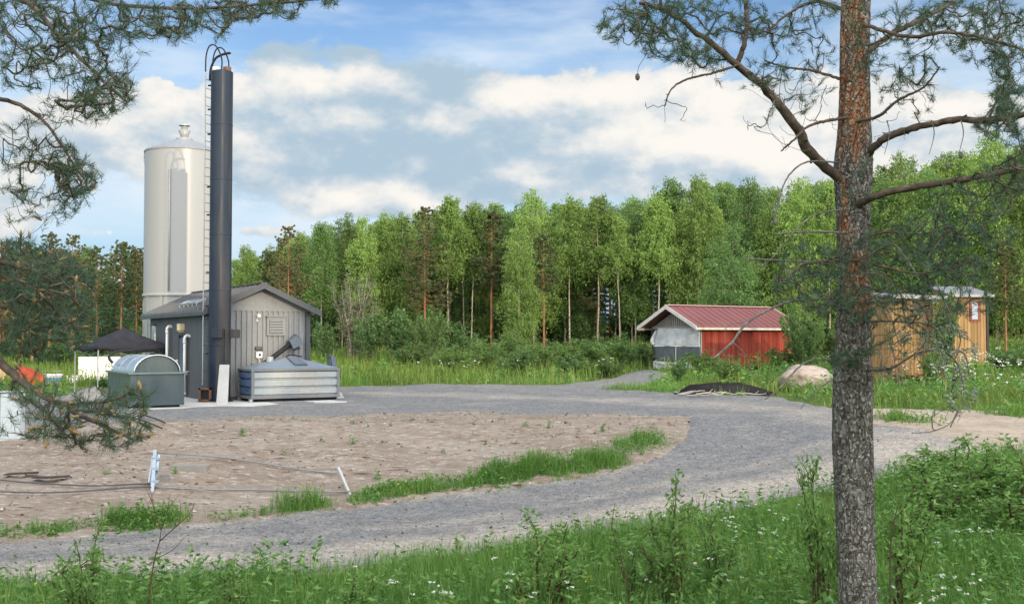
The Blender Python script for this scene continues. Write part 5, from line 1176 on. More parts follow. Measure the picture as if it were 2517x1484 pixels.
def bank_grass():                                        # the green strips between sand and road
    rng = np.random.default_rng(41); b, hb = MB(), MB()
    def patch(pts, wd, n, h0, h1, herbs=0):
        w = np.array([gp(*q)[:2] for q in pts]); L_ = densify(w, .05)[:-int(np.linalg.norm(w[-1] - w[0]) / .05) or None]; c = L_[rng.integers(0, len(L_), n)]; v = np.array(rng.normal(0, 1, (n, 2)) * [wd * .6, wd]); p = c + v; k = np.clip(1.15 - np.abs(v[:, 1]) / (wd * 2.2), .25, 1); q = np.column_stack([p, terr(p[:, 0], p[:, 1]) + .02]); m = clump(q, 1.6, 4, -.28)
        blades(b, q[m], (rng.uniform(h0, h1, n) * k * (.75 + .35 * fbm(p[:, 0] * 2.2, p[:, 1] * 2.2, 91)))[m], .010, rng, .45)
        if herbs: i = rng.integers(0, n, herbs); herb(hb, q[i], rng.uniform(h0 * .6, h1 * .8, herbs) * k[i], rng, 8, .06)
    patch([(945, 1222), (1100, 1200), (1250, 1182)], .26, 4300, .18, .5, 260); patch([(1180, 1186), (1340, 1166), (1525, 1138)], .36, 7600, .25, .72, 260); patch([(890, 1236), (960, 1212)], .3, 600, .1, .35, 120)
    patch([(280, 1296), (360, 1292), (430, 1290)], .28, 2600, .2, .62, 220); patch([(690, 1262), (740, 1258), (800, 1250)], .22, 1300, .2, .7, 30); patch([(0, 1322), (80, 1318), (200, 1306)], .25, 1100, .1, .35, 90); patch([(520, 1282), (600, 1275), (660, 1268)], .2, 420, .1, .35, 20)
    patch([(1535, 1108), (1580, 1098), (1600, 1082)], .4, 1500, .15, .5, 110); patch([(1500, 960), (1600, 962), (1650, 966)], .5, 2600, .2, .55, 60); patch([(2160, 1032), (2220, 1036), (2262, 1034)], .45, 2600, .15, .45, 100); patch([(2440, 1020), (2500, 1024), (2600, 1024)], .6, 3000, .15, .5, 90)
    patch([(1765, 975), (1830, 978), (1860, 978)], .2, 260, .2, .5)
    patch([(400, 1042), (700, 1032), (1000, 1025), (1400, 1026), (1660, 1032)], .22, 900, .04, .16); patch([(1677, 1040), (1660, 1090), (1600, 1126)], .25, 300, .04, .16)
    stuff(b.build('grass', L_GRASS), 'green grass tufts along the edge of the gravel road'); stuff(hb.build('herbs', L_HERB), 'small leafy weeds along the edge of the gravel road')
    d = MB(); p = scatter(2600, 17.5, 33, rng, lambda q: inpoly(q, sand_poly) & (fbm(q[:, 0] * 1.2, q[:, 1] * 1.2, 71) > -.1), .5); blades(d, p + [0, 0, .03], rng.uniform(.04, .16, len(p)), .012, rng, 1.6); stuff(d.build('dry_grass', leafmat('dry straw', [(0, (.14, .09, .05)), (.6, (.34, .25, .15)), (1, (.12, .16, .05))], .2, obj_var=0)), 'dry straw and sprouts scattered on the sand')
bank_grass()
# single weeds on the sand
WEED = []
for k in range(3):
    b = MB(); rng = np.random.default_rng(300 + k); herb(b, np.zeros((5, 3)) + rng.normal(0, .05, (5, 3)) * [1, 1, 0], rng.uniform(.2, .42, 5), rng, 10, .07)
    WEED.append(b)
WP = [(596, 1078, .9, 'leafy weed on the sand nearest to the green bin'), (868, 1096, .8, 'dark leafy weed in the middle of the sand'), (868, 1048, .5, 'tiny weed at the gravel edge below the skip container'), (905, 1055, .5, 'small sprout near the gravel edge right of the skip container'), (962, 1052, .5, 'small sprout on the upper sand edge'), (1060, 1044, .4, 'tiny sprout on the top edge of the sand'), (1192, 1098, .6, 'thin weed right of the middle of the sand'), (1290, 1056, .7, 'weed on the upper right part of the sand'), (1350, 1056, .6, 'weed close to the right tip of the sand'), (790, 1090, .5, 'sprout left of the dark leafy weed'), (700, 1125, .5, 'sprout above the far rail of the fallen frame'), (1090, 1120, .5, 'small weed low on the sand above the green strip'), (430, 1170, .6, 'weed beside the concrete block'), (262, 1172, .5, 'small weed on the sand left of the fallen frame'), (1010, 1040, .45, 'tiny weed at the upper gravel edge left of the middle'), (1480, 1065, .8, 'weed in the gravelly right tip of the sand'), (925, 1185, .9, 'brownish weed by the left end of the green strip')]
for k, (x, y, s, lb) in enumerate(WP):
    i = k % 3
    if k < 3: o = WEED[i].build('weed', L_HERB); WEED[i] = o
    else: o = WEED[i].copy(); S.collection.objects.link(o)
    g = gp(x, y); o.location = (g[0], g[1], g[2] + .03); o.scale = (s, s, s * .9); o.rotation_euler.z = k * 1.3; tag(o, lb, 'weed', 'weeds on the sand')
# young willows and bushes of the foreground: foot in the frame, distance, top, kind
L_SAP = leafmat('young willow leaves', [(0, (.105, .21, .055)), (.5, (.165, .295, .08)), (1, (.24, .38, .12))], .42, obj_var=.1)
TWIG = Mat('brown twig bark', .8, .2); TWIG.col(TWIG.ramp(TWIG.noise(20, 3), [(.3, (.05, .03, .02)), (.7, (.13, .08, .05))])); TWIG = TWIG.m
SAP = [make('willow_sapling', shrub(140 + k, 1.2, [.75, .9, .6][k], [1250, 1600, 800][k], .070, L_SAP, TWIG, ns=[6, 8, 4][k], width=.36, bare=.34), '', 'sapling', crown='foliage', stem='stems') for k in range(3)]
for px, top, Y, k, wpx, lb in [
 (1668, 1172, 13.6, 1, 190, 'tallest leafy sapling at the road edge left of the big pine trunk'), (1330, 1258, 13.8, 1, 210, 'wide sapling bush in the grass right of the middle of the foreground'), (2010, 1110, 13.2, 0, 130, 'leafy sapling touching the left side of the big pine trunk'),
 (2075, 1150, 12.6, 2, 120, 'sapling right in front of the foot of the pine trunk'), (2195, 1150, 12.4, 2, 150, 'sapling with a bare lower stem directly right of the pine trunk'), (232, 1290, 12.8, 1, 170, 'airy leafy sapling at the left end of the foreground grass'), (560, 1340, 12.7, 2, 110, 'small sapling right of the bare twig'), (1560, 1290, 13.9, 2, 90, 'thin sapling between the wide bush and the tallest sapling'),
 (2330, 1080, 21.5, 1, 220, 'dense sapling bush at the right end of the gravel'), (2470, 1095, 19.5, 1, 240, 'dense sapling bush by the right edge of the photo'), (2400, 1075, 20.0, 1, 260, 'leafy sapling bush in the middle of the dense group right of the road bend'), (2290, 1125, 18.5, 0, 200, 'sapling bush in front of the right end of the gravel'), (2520, 1085, 18.0, 1, 260, 'sapling bush cut by the right edge of the photo'), (2250, 1210, 16.5, 0, 160, 'sapling in the deep grass right of the pine trunk'), (1760, 1250, 14.6, 0, 120, 'low sapling between the tallest sapling and the pine trunk'), (860, 1345, 12.6, 2, 120, 'low sapling in the left middle of the foreground grass')]:
    p = at(px, top, Y); h = p[2] - tz(p[0], Y); plant(SAP[k], p[0], Y, lb, 1.15 * wpx * Y / F / [.75, .9, .6][k], sz=h / 1.2)
def twig(name, label, pts, rad, sub, seed, leafn=0):
    P = np.array([at(*q) for q in pts]); g = np.array([P[0, 0], P[0, 1], tz(P[0, 0], P[0, 1])]); P[0] = g; t = thing(name, g, label, 'twig'); rng = np.random.default_rng(seed); b = MB(); c = bez(P - g, 24); b.tube(c, np.linspace(rad, rad * .3, len(c)), 7)
    for q, r in sub: Q = bez(np.array([at(*z) for z in q]) - g, 18); b.tube(Q, np.linspace(r, r * .35, len(Q)), 5)
    b.build('stems', TWIG, t, smooth=True); return t
twig('bare_sapling', 'leafless brown sapling standing in the grass at the left foreground', [(350, 1520, 12.2), (375, 1400, 12.2), (392, 1330, 12.2), (396, 1300, 12.2)], .011,
 [([(396, 1302, 12.2), (385, 1270, 12.2), (372, 1230, 12.25), (355, 1190, 12.3)], .006), ([(396, 1302, 12.2), (410, 1260, 12.15), (418, 1215, 12.1)], .006), ([(392, 1330, 12.2), (430, 1295, 12.1), (465, 1262, 12.05), (478, 1235, 12.0)], .007), ([(380, 1258, 12.2), (372, 1215, 12.3), (360, 1170, 12.35)], .004), ([(412, 1250, 12.15), (440, 1215, 12.1)], .004), ([(385, 1270, 12.2), (366, 1262, 12.2), (352, 1240, 12.2)], .003), ([(440, 1285, 12.1), (445, 1255, 12.1), (440, 1225, 12.1)], .003), ([(385, 1372, 12.2), (425, 1350, 12.1), (455, 1318, 12.0)], .005), ([(370, 1228, 12.3), (382, 1200, 12.3)], .003)], 1)
twig('bare_sapling', 'thin bare reddish stem in the grass right of the big pine trunk', [(2190, 1500, 11.6), (2188, 1380, 11.6), (2196, 1290, 11.6), (2212, 1225, 11.6)], .010, [([(2192, 1300, 11.6), (2172, 1260, 11.6)], .004), ([(2200, 1275, 11.6), (2235, 1230, 11.55), (2250, 1190, 11.5)], .005), ([(2188, 1400, 11.6), (2250, 1385, 11.6), (2290, 1410, 11.7)], .004)], 2)
twig('bare_sapling', 'bare reddish stem in the grass left of the tallest sapling', [(1560, 1460, 12.4), (1530, 1380, 12.4), (1505, 1300, 12.4), (1512, 1235, 12.4)], .008, [([(1505, 1300, 12.4), (1498, 1260, 12.4)], .003), ([(1530, 1380, 12.4), (1490, 1350, 12.4)], .004)], 3)
# ------------------------------------------------------------------ the two big pines of the foreground
L_NEEDLE = leafmat('pine needles', [(0, (.038, .080, .054)), (.5, (.062, .118, .074)), (.88, (.10, .155, .085)), (1, (.19, .15, .07))], .15, obj_var=0)
CONE = Mat('pollen cones', .8, .1); CONE.col(CONE.ramp(CONE.noise(60, 3), [(.3, (.20, .12, .05)), (.7, (.38, .25, .11))])); CONE = CONE.m
BRANCHB = Mat('pine branch bark', .85, .15)
_n = BRANCHB.noise(14, 5, .65); BRANCHB.col(BRANCHB.ramp(_n, [(.3, (.045, .034, .028)), (.55, (.12, .085, .065)), (.75, (.20, .15, .11))])); BRANCHB.bump(_n, .8, .01); BRANCHB = BRANCHB.m
DEADB = Mat('dead grey branch', .9, .1); _n = DEADB.noise(18, 5, .65); DEADB.col(DEADB.ramp(_n, [(.3, (.08, .07, .06)), (.55, (.17, .155, .135)), (.72, (.29, .30, .25))])); DEADB.bump(_n, .7, .006); DEADB = DEADB.m
LICHEN = Mat('pale lichen', .95, .05); LICHEN.col(LICHEN.ramp(LICHEN.attr('rnd'), [(0, (.16, .19, .14)), (1, (.36, .39, .31))])); LICHEN = LICHEN.m
def pine_bark():
    m = Mat('scaly pine bark', .9, .12); geo = m.nd('ShaderNodeTexCoord'); sp = m.nd('ShaderNodeSeparateXYZ'); m.link(geo.outputs['Object'], sp.inputs[0])
    pl = m.voro_w(24, (1, 1, .5)); big = m.noise(3.2, 6, .62, st=(1, 1, .28)); mid = m.noise(15, 6, .7, st=(1, 1, .5)); fine = m.noise(60, 5, .7)
    grey = m.ramp(mid, [(.28, (.055, .045, .042)), (.48, (.135, .115, .105)), (.64, (.23, .215, .19)), (.75, (.34, .34, .29))])
    orange = m.ramp(mid, [(.25, (.10, .042, .026)), (.46, (.25, .11, .058)), (.64, (.36, .185, .10)), (.78, (.22, .16, .13))])
    hz = m.ramp(m.math('MULTIPLY', sp.outputs[2], .2), [(.46, 0.0), (.66, .36), (1, .5)])  # height above the root, metres / 5
    f = m.math('ADD', m.math('MULTIPLY', m.math('SUBTRACT', big, .5), 3.6), m.math('SUBTRACT', hz, .45)); f = m.ramp(f, [(.02, 0.0), (.22, 1.0)])
    c = m.mix(f, grey, orange); c = m.mix(m.ramp(pl, [(.0, .55), (.06, 0.0)]), c, (.05, .038, .032)); c = m.mix(1.0, c, m.ramp(fine, [(.25, .65), (.75, 1.3)]), 'MULTIPLY')
    lf = m.noise(38, 4, .6); c = m.mix(m.ramp(lf, [(.55, 0.0), (.61, .8)]), c, (.40, .415, .35)); m.col(c); h = m.math('ADD', m.math('MULTIPLY', m.ramp(pl, [(0, 0.0), (.15, 1.0)]), .7), m.math('MULTIPLY', mid, .7)); m.bump(h, 1.0, .022); return m.m
BARK = pine_bark()
def needles(b, tip, d, rng, K=26, ln=.058, wd=.0026, back=.10):
    n = len(tip); tp = np.repeat(tip, K, 0); dd = np.repeat(d, K, 0); s = np.tile(rng.random(K), n) * 1.0; o = tp - dd * (back * rng.random(n * K))[:, None] + dd * .01
    pr = rng.normal(0, 1, (n * K, 3)); pr -= (pr * dd).sum(1)[:, None] * dd; pr /= np.linalg.norm(pr, axis=1)[:, None]; th = rng.uniform(.35, 1.05, n * K)[:, None]; nd_ = dd * np.cos(th) + pr * np.sin(th)
    w = np.cross(nd_, rng.normal(0, 1, (n * K, 3))); w /= np.linalg.norm(w, axis=1)[:, None]; L_ = (ln * rng.uniform(.7, 1.2, n * K))[:, None]; r = np.clip(np.repeat(rng.random(n), K) * .75 + rng.random(n * K) * .28, 0, 1)
    V = np.stack([o - w * wd / 2, o + w * wd / 2, o + nd_ * L_ * .6 + w * wd / 2, o + nd_ * L_, o + nd_ * L_ * .6 - w * wd / 2], 1).reshape(-1, 3); k = (np.arange(n * K) * 5)[:, None]
    b.add(V, k + [0, 1, 2, 4], k + [4, 2, 3], rq=r, rt=r)
def grow(skel, tips, rng, tw, rmax=.008, sag=.05):         # join shoot tips to the nearest wood, thickest where most shoots hang on it
    nodes = np.concatenate(skel); nn = len(nodes); N = len(tips); allp = np.concatenate([nodes, tips]); par = np.full(N, -1); d2 = ((tips[:, None] - nodes[None]) ** 2).sum(2); best = d2.argmin(1); bd = d2.min(1); done = np.zeros(N, bool); order = []
    for _ in range(N):
        i = int(np.argmin(np.where(done, 1e9, bd))); done[i] = True; par[i] = best[i]; order.append(i); nd_ = ((tips - tips[i]) ** 2).sum(1) * 1.02 + .0004; up = (nd_ < bd) & ~done; bd[up] = nd_[up]; best[up] = nn + i
    cnt = np.ones(N)
    for i in reversed(order):
        if par[i] >= nn: cnt[par[i] - nn] += cnt[i]
    dirs = np.zeros((N, 3))
    for i in order:
        a, e = allp[par[i]], tips[i]; L_ = np.linalg.norm(e - a); m1 = a + (e - a) * .33 + rng.normal(0, .06 * L_, 3) - (0, 0, sag * L_); m2 = a + (e - a) * .7 + rng.normal(0, .05 * L_, 3) - (0, 0, sag * L_)
        pc = dirs[par[i] - nn] if par[i] >= nn else None
        if pc is not None: m1 = m1 * .6 + (a + pc * L_ * .33) * .4
        r1 = min(rmax, .0017 * cnt[i] ** .5); tw.tube(bez([a, m1, m2, e], 6), np.linspace(r1, max(.0016, r1 * .75), len(bez([a, m1, m2, e], 6))), 4, False)
        d = e - m2; dirs[i] = d / (np.linalg.norm(d) + 1e-9)
    return dirs, cnt
def zone(lst, Y, rng, dens=1.0):                            # shoot tips inside elliptical clumps: x, y, half width, half height, number (frame), depth offset, depth spread
    out = []
    for z in lst:
        x, y, rx, ry, n = z[:5]; dy = z[5] if len(z) > 5 else 0.; ds = z[6] if len(z) > 6 else .45
        for _ in range(int(n * dens)):
            a = rng.random() * 6.283; r = math.sqrt(rng.random()); out.append(at(x + rx * r * math.cos(a), y + ry * r * math.sin(a), Y + dy + rng.normal(0, ds)))
    return np.array(out)
def limb(pts, r0, r1, t, g, m, name='branch', knob=True, seed=0, n=40):
    r0 *= .84
    rng = np.random.default_rng(seed); c = bez(np.array(pts) - g, n); k = len(c); c = c + rng.normal(0, r0 * .12, c.shape) * (np.arange(k) > 1)[:, None]; b = MB(); b.tube(c, np.linspace(r0, r1, k) * rng.uniform(.9, 1.12, k), 9)
    if knob:
        for i in rng.integers(2, k - 1, max(3, k // 5)):
            d = rng.normal(0, 1, 3); d /= np.linalg.norm(d); b.tube([c[i], c[i] + d * r0 * 1.8], [r0 * .35, r0 * .2], 5)
    b.build(name, m, t, smooth=True); return c + g
def trunk(prof, Y, t, g, seed, lean=0.0):                    # (frame y, left x, right x) -> bark surface with flakes
    pts = []
    for y, xl, xr in prof:
        p = at((xl + xr) / 2, y, Y); pts.append((p[2], p[0], (xr - xl) / 2 * Y / F))
    pts = np.array(sorted(pts)); z = np.arange(pts[0, 0], pts[-1, 0], .022); n = 110; th = np.linspace(0, 2 * np.pi, n, endpoint=False); X = np.interp(z, pts[:, 0], pts[:, 1]); Rr = np.interp(z, pts[:, 0], pts[:, 2]); k = np.ones(9) / 9; Rr = np.convolve(np.pad(Rr, 4, 'edge'), k, 'valid'); X = np.convolve(np.pad(X, 4, 'edge'), k, 'valid')
    T, Z = np.meshgrid(th, z); u = T / (2 * np.pi) * 14; cyc = lambda f, sx, sz, s: f(np.cos(T) * sx + 50, np.sin(T) * sx + Z * sz, s); d = .008 * cyc(fbm, 5.5, 3.2, seed) + .006 * np.maximum(0, cyc(fbm, 9, 7, seed + 9)) + .010 * cyc(fbm, 1.3, 1.2, seed + 4); RR = Rr[:, None] + d
    V = np.stack([X[:, None] + RR * np.cos(T), Y + RR * np.sin(T), Z], -1).reshape(-1, 3) - g; i, j = np.meshgrid(np.arange(n), np.arange(len(z) - 1)); i, j = i.ravel(), j.ravel(); i2 = (i + 1) % n; b = MB(); b.add(V, np.stack([j * n + i, j * n + i2, (j + 1) * n + i2, (j + 1) * n + i], 1)); return b.build('trunk', BARK, t, smooth=True)
def pine_right():
    Y = 9.2; rng = np.random.default_rng(5); x0 = at(2112, 1490, Y)[0]; g = np.array([x0, Y, tz(x0, Y)]); t = thing('pine_tree', g, 'big foreground pine with a thick scaly trunk and orange bark patches at right', 'pine')
    prof = [(2010, 2035, 2205), (1900, 2052, 2178), (1750, 2062, 2165), (1484, 2065, 2157), (1300, 2060, 2148), (1100, 2053, 2141), (900, 2052, 2140), (800, 2058, 2139), (700, 2062, 2138), (560, 2060, 2138), (500, 2057, 2138), (440, 2052, 2142), (400, 2052, 2143), (350, 2058, 2142), (300, 2062, 2139), (200, 2066, 2138), (100, 2068, 2139), (0, 2070, 2141), (-400, 2078, 2138), (-1500, 2095, 2120)]
    trunk(prof, Y, t, g, 3)
    def A(*q): return [at(*p) for p in q]
    sk = []
    B = lambda pts, r0, r1, s, m=BRANCHB, nm='branch', n=40: sk.append(limb(pts, r0, r1, t, g, m, nm, True, s, n))
    B(A((2085, 455, 9.2), (2030, 412, 9.05), (1985, 365, 8.9), (1950, 305, 8.8), (1900, 240, 8.7), (1850, 190, 8.6), (1800, 150, 8.5), (1755, 112, 8.45), (1700, 70, 8.4), (1640, 30, 8.3), (1570, 5, 8.2)), .056, .014, 1)
    B(A((1812, 158, 8.55), (1828, 115, 8.5), (1836, 60, 8.5), (1832, 0, 8.5), (1820, -90, 8.5)), .026, .014, 2)
    B(A((2125, 385, 9.15), (2165, 348, 8.95), (2230, 320, 8.8), (2330, 297, 8.6), (2450, 293, 8.4), (2580, 270, 8.2)), .040, .022, 3); B(A((2105, 505, 9.1), (2150, 482, 8.9), (2220, 464, 8.8), (2310, 450, 8.7), (2420, 432, 8.6), (2600, 395, 8.5)), .038, .020, 4)
    B(A((2120, 135, 9.2), (2190, 85, 9.4), (2260, 50, 9.6), (2340, 5, 9.8), (2420, -60, 10)), .034, .016, 5); B(A((2080, 290, 9.2), (2030, 298, 8.8), (1985, 312, 8.7), (1955, 340, 8.6), (1920, 372, 8.6)), .017, .006, 6); B(A((2100, 300, 9.1), (2160, 285, 8.8), (2210, 245, 8.7), (2270, 215, 8.6), (2310, 165, 8.5)), .018, .006, 7)
    B(A((1815, 160, 8.5), (1760, 178, 8.45), (1690, 195, 8.4), (1650, 220, 8.35), (1634, 260, 8.3)), .013, .005, 8); B(A((2080, 200, 9.2), (2000, 175, 9.4), (1930, 165, 9.5), (1880, 150, 9.5)), .016, .007, 9); B(A((2075, 25, 9.2), (2000, 5, 9.4), (1930, 40, 9.4), (1880, 90, 9.3)), .02, .008, 10); B(A((2105, 590, 9.1), (2180, 570, 8.9), (2260, 575, 8.7), (2340, 560, 8.5)), .014, .005, 11); B(A((2100, 640, 9.1), (2170, 655, 8.7), (2250, 672, 8.5), (2330, 660, 8.4), (2400, 640, 8.3)), .014, .005, 12); B(A((2085, 620, 9.0), (2030, 640, 8.6), (1970, 650, 8.4), (1930, 690, 8.3)), .013, .005, 13); B(A((2095, 720, 9.0), (2050, 745, 8.6), (2010, 760, 8.5)), .011, .004, 14)
    B(A((2115, 700, 9.0), (2190, 720, 8.7), (2260, 712, 8.5)), .011, .004, 15); B(A((2095, 880, 9.0), (2080, 895, 8.8), (2055, 888, 8.7)), .009, .004, 16); B(A((2120, 60, 9.1), (2230, 90, 8.7), (2330, 80, 8.5), (2440, 100, 8.3), (2540, 130, 8.2)), .02, .010, 17); B(A((2430, 292, 8.45), (2455, 240, 8.4), (2490, 200, 8.4)), .012, .006, 18)
    zones = [(1560, 60, 95, 55, 95, -.9), (1640, 95, 80, 55, 80, -.8), (1720, 140, 70, 40, 60, -.7), (1800, 45, 90, 55, 75, -.5), (1905, 75, 95, 60, 60, 0), (1980, 130, 80, 60, 34, 0), (1840, 180, 100, 40, 24, -.5), (1620, 20, 90, 30, 50, -.9), (1700, 20, 80, 30, 40, -.6), (1960, 215, 90, 40, 26, -.2), (1930, 270, 60, 40, 10, -.4), (2010, 20, 60, 30, 22, 0),
             (2105, 100, 30, 110, 30, -.55, .2), (2185, 150, 70, 80, 60, -.2), (2250, 60, 90, 60, 75, .2), (2345, 55, 90, 70, 110, .2), (2450, 55, 80, 65, 115, -.4), (2490, 160, 60, 70, 70, -.7), (2230, 240, 70, 60, 24, -.5), (2420, 130, 80, 40, 46, -.6), (2475, 240, 45, 60, 85, -.8), (2450, 305, 60, 40, 55, -.8), (2500, 360, 50, 60, 30, -.8), (2290, 170, 40, 40, 12, -.5),
             (2440, 450, 90, 45, 60, -.6), (2500, 430, 60, 50, 40, -.7), (2340, 480, 60, 25, 14, -.5), (2240, 585, 130, 40, 75, -.45), (2340, 545, 110, 45, 60, -.6), (2260, 665, 140, 50, 100, -.6), (2350, 630, 90, 50, 55, -.7), (2440, 560, 70, 60, 36, -.6), (2085, 660, 70, 90, 66, -.5, .2), (2000, 640, 80, 50, 60, -.7), (1960, 700, 60, 50, 44, -.8), (2030, 745, 60, 35, 44, -.6), (2090, 760, 60, 30, 30, -.45, .2), (2200, 735, 110, 35, 44, -.6), (2070, 882, 38, 22, 26, -.4, .15), (2120, 880, 30, 25, 12, -.4, .15), (2105, 480, 25, 20, 6, -.3, .1), (2200, 800, 90, 60, 40, -.6), (2380, 720, 70, 60, 40, -.7), (2290, 770, 80, 50, 34, -.65), (2170, 880, 60, 40, 14, -.5), (2130, 420, 30, 30, 5, -.3, .1)]
    tips = zone(zones, Y, rng, .88); tw = MB(); d, cnt = grow(sk, tips, rng, tw); tw.build('twigs', BRANCHB, t, smooth=True).location = -g
    live = rng.random(len(tips)) < .93; nb = MB(); needles(nb, tips[live], d[live] * .8 + rng.normal(0, .25, (live.sum(), 3)) + (0, 0, .15), rng, 36, .060, .0025); nb.build('crown', L_NEEDLE, t).location = -g
    # dead limbs low on the trunk, with lichen
    db, lc = [], MB()
    D = lambda pts, r0, r1, s: db.append(limb(pts, r0, r1, t, g, DEADB, 'dead_branch', True, s, 30))
    D(A((2080, 660, 9.1), (2000, 645, 8.7), (1920, 640, 8.5), (1830, 636, 8.3)), .011, .006, 21); D(A((2080, 572, 9.1), (2000, 570, 8.8), (1905, 575, 8.5)), .011, .006, 22); D(A((2080, 515, 9.1), (2010, 525, 8.8), (1960, 560, 8.6), (1910, 620, 8.5), (1868, 660, 8.5)), .008, .004, 23); D(A((2060, 400, 9.1), (1985, 398, 8.7), (1940, 430, 8.6), (1918, 480, 8.5), (1905, 540, 8.5)), .009, .005, 24)
    D(A((2080, 735, 9.1), (1990, 735, 8.6), (1920, 748, 8.4), (1840, 790, 8.1), (1800, 840, 8.0), (1752, 882, 7.9)), .013, .008, 25); D(A((2078, 885, 9.1), (2000, 884, 8.7), (1960, 905, 8.6), (1920, 950, 8.5), (1880, 982, 8.4)), .011, .004, 26); D(A((2075, 915, 9.1), (2020, 950, 8.8), (1985, 985, 8.7), (1968, 1004, 8.7)), .007, .003, 27)
    D(A((2120, 640, 9.1), (2190, 600, 8.8), (2230, 640, 8.7), (2260, 690, 8.6)), .012, .006, 28); D(A((2125, 745, 9.1), (2220, 745, 8.7), (2300, 775, 8.5), (2340, 740, 8.4)), .010, .004, 29); D(A((2120, 700, 9.1), (2180, 760, 8.8), (2215, 850, 8.6), (2240, 800, 8.5)), .008, .003, 30); D(A((2125, 790, 9.1), (2210, 790, 8.7), (2290, 800, 8.5), (2330, 850, 8.4), (2370, 870, 8.4), (2385, 930, 8.3)), .011, .005, 31); D(A((2130, 910, 9.1), (2190, 905, 8.8), (2250, 870, 8.6), (2310, 860, 8.5), (2350, 890, 8.5), (2370, 960, 8.5), (2355, 1010, 8.5), (2335, 1050, 8.5)), .012, .005, 32); D(A((2355, 1005, 8.5), (2335, 1040, 8.5), (2290, 1060, 8.5), (2240, 1064, 8.5)), .005, .003, 33)
    D(A((2300, 690, 8.5), (2330, 760, 8.4), (2360, 830, 8.4), (2345, 890, 8.4)), .008, .004, 34); D(A((2125, 860, 9.1), (2190, 830, 8.8), (2260, 770, 8.6), (2300, 690, 8.5)), .007, .003, 35); D(A((1800, 840, 8.0), (1830, 870, 8.0), (1850, 920, 8.0)), .006, .002, 36); D(A((1602, 100, 8.3), (1585, 140, 8.3), (1570, 165, 8.3), (1567, 188, 8.3)), .003, .002, 38); D(A((1838, 792, 8.1), (1790, 800, 8.1), (1778, 840, 8.1)), .004, .002, 37)
    for x in (2362, 2290, 2180): D(A((x, 296, 8.5), (x + 6, 330, 8.5), (x - 6, 380, 8.5)), .006, .002, int(x))
    dt = zone([(1800, 850, 60, 60, 10, -1.2, .1), (2330, 860, 70, 60, 46, -.75, .2), (2360, 960, 40, 60, 34, -.7, .15), (2250, 800, 90, 80, 40, -.6, .2), (2200, 880, 70, 50, 22, -.5, .2), (2310, 1030, 60, 30, 14, -.7, .1), (1640, 270, 60, 50, 10, -.9, .1), (1860, 270, 50, 60, 9, -.6, .1), (1930, 350, 70, 50, 10, -.6, .2), (2010, 330, 60, 80, 10, -.4, .2), (2170, 330, 60, 40, 12, -.4, .1), (1990, 260, 80, 60, 18, -.4, .2), (2230, 300, 60, 30, 8, -.5, .1), (1900, 700, 60, 30, 7, -.8, .1), (2060, 470, 30, 60, 7, -.3, .1), (1950, 590, 50, 30, 5, -.6, .1)], Y, rng)
    tw = MB(); d, cnt = grow(db + sk, dt, rng, tw, .006, .10); o_ = stuff(tw.build('dead_twigs', DEADB, t, smooth=True)); o_.location = -g
    lp = np.concatenate([np.repeat(q[(q[:, 0] > 3.6)], 9, 0) for q in db[8:14]] + [np.repeat(dt[10:124], 12, 0)]); lp = lp + rng.normal(0, .013, lp.shape); leaves(lc, lp, .022, .014, rng); lc.build('lichen', LICHEN, t).location = -g
    for x, y, Yc in ((1567, 190, 8.3), (1905, 545, 8.5), (2362, 382, 8.5), (2330, 408, 8.6)):
        q = at(x, y, Yc) - g; cn = MB(); cn.lathe([(0, .03), (.012, .024), (.019, .004), (.016, -.015), (0, -.03)], 8, q); cn.build('cone', DEADB, t)
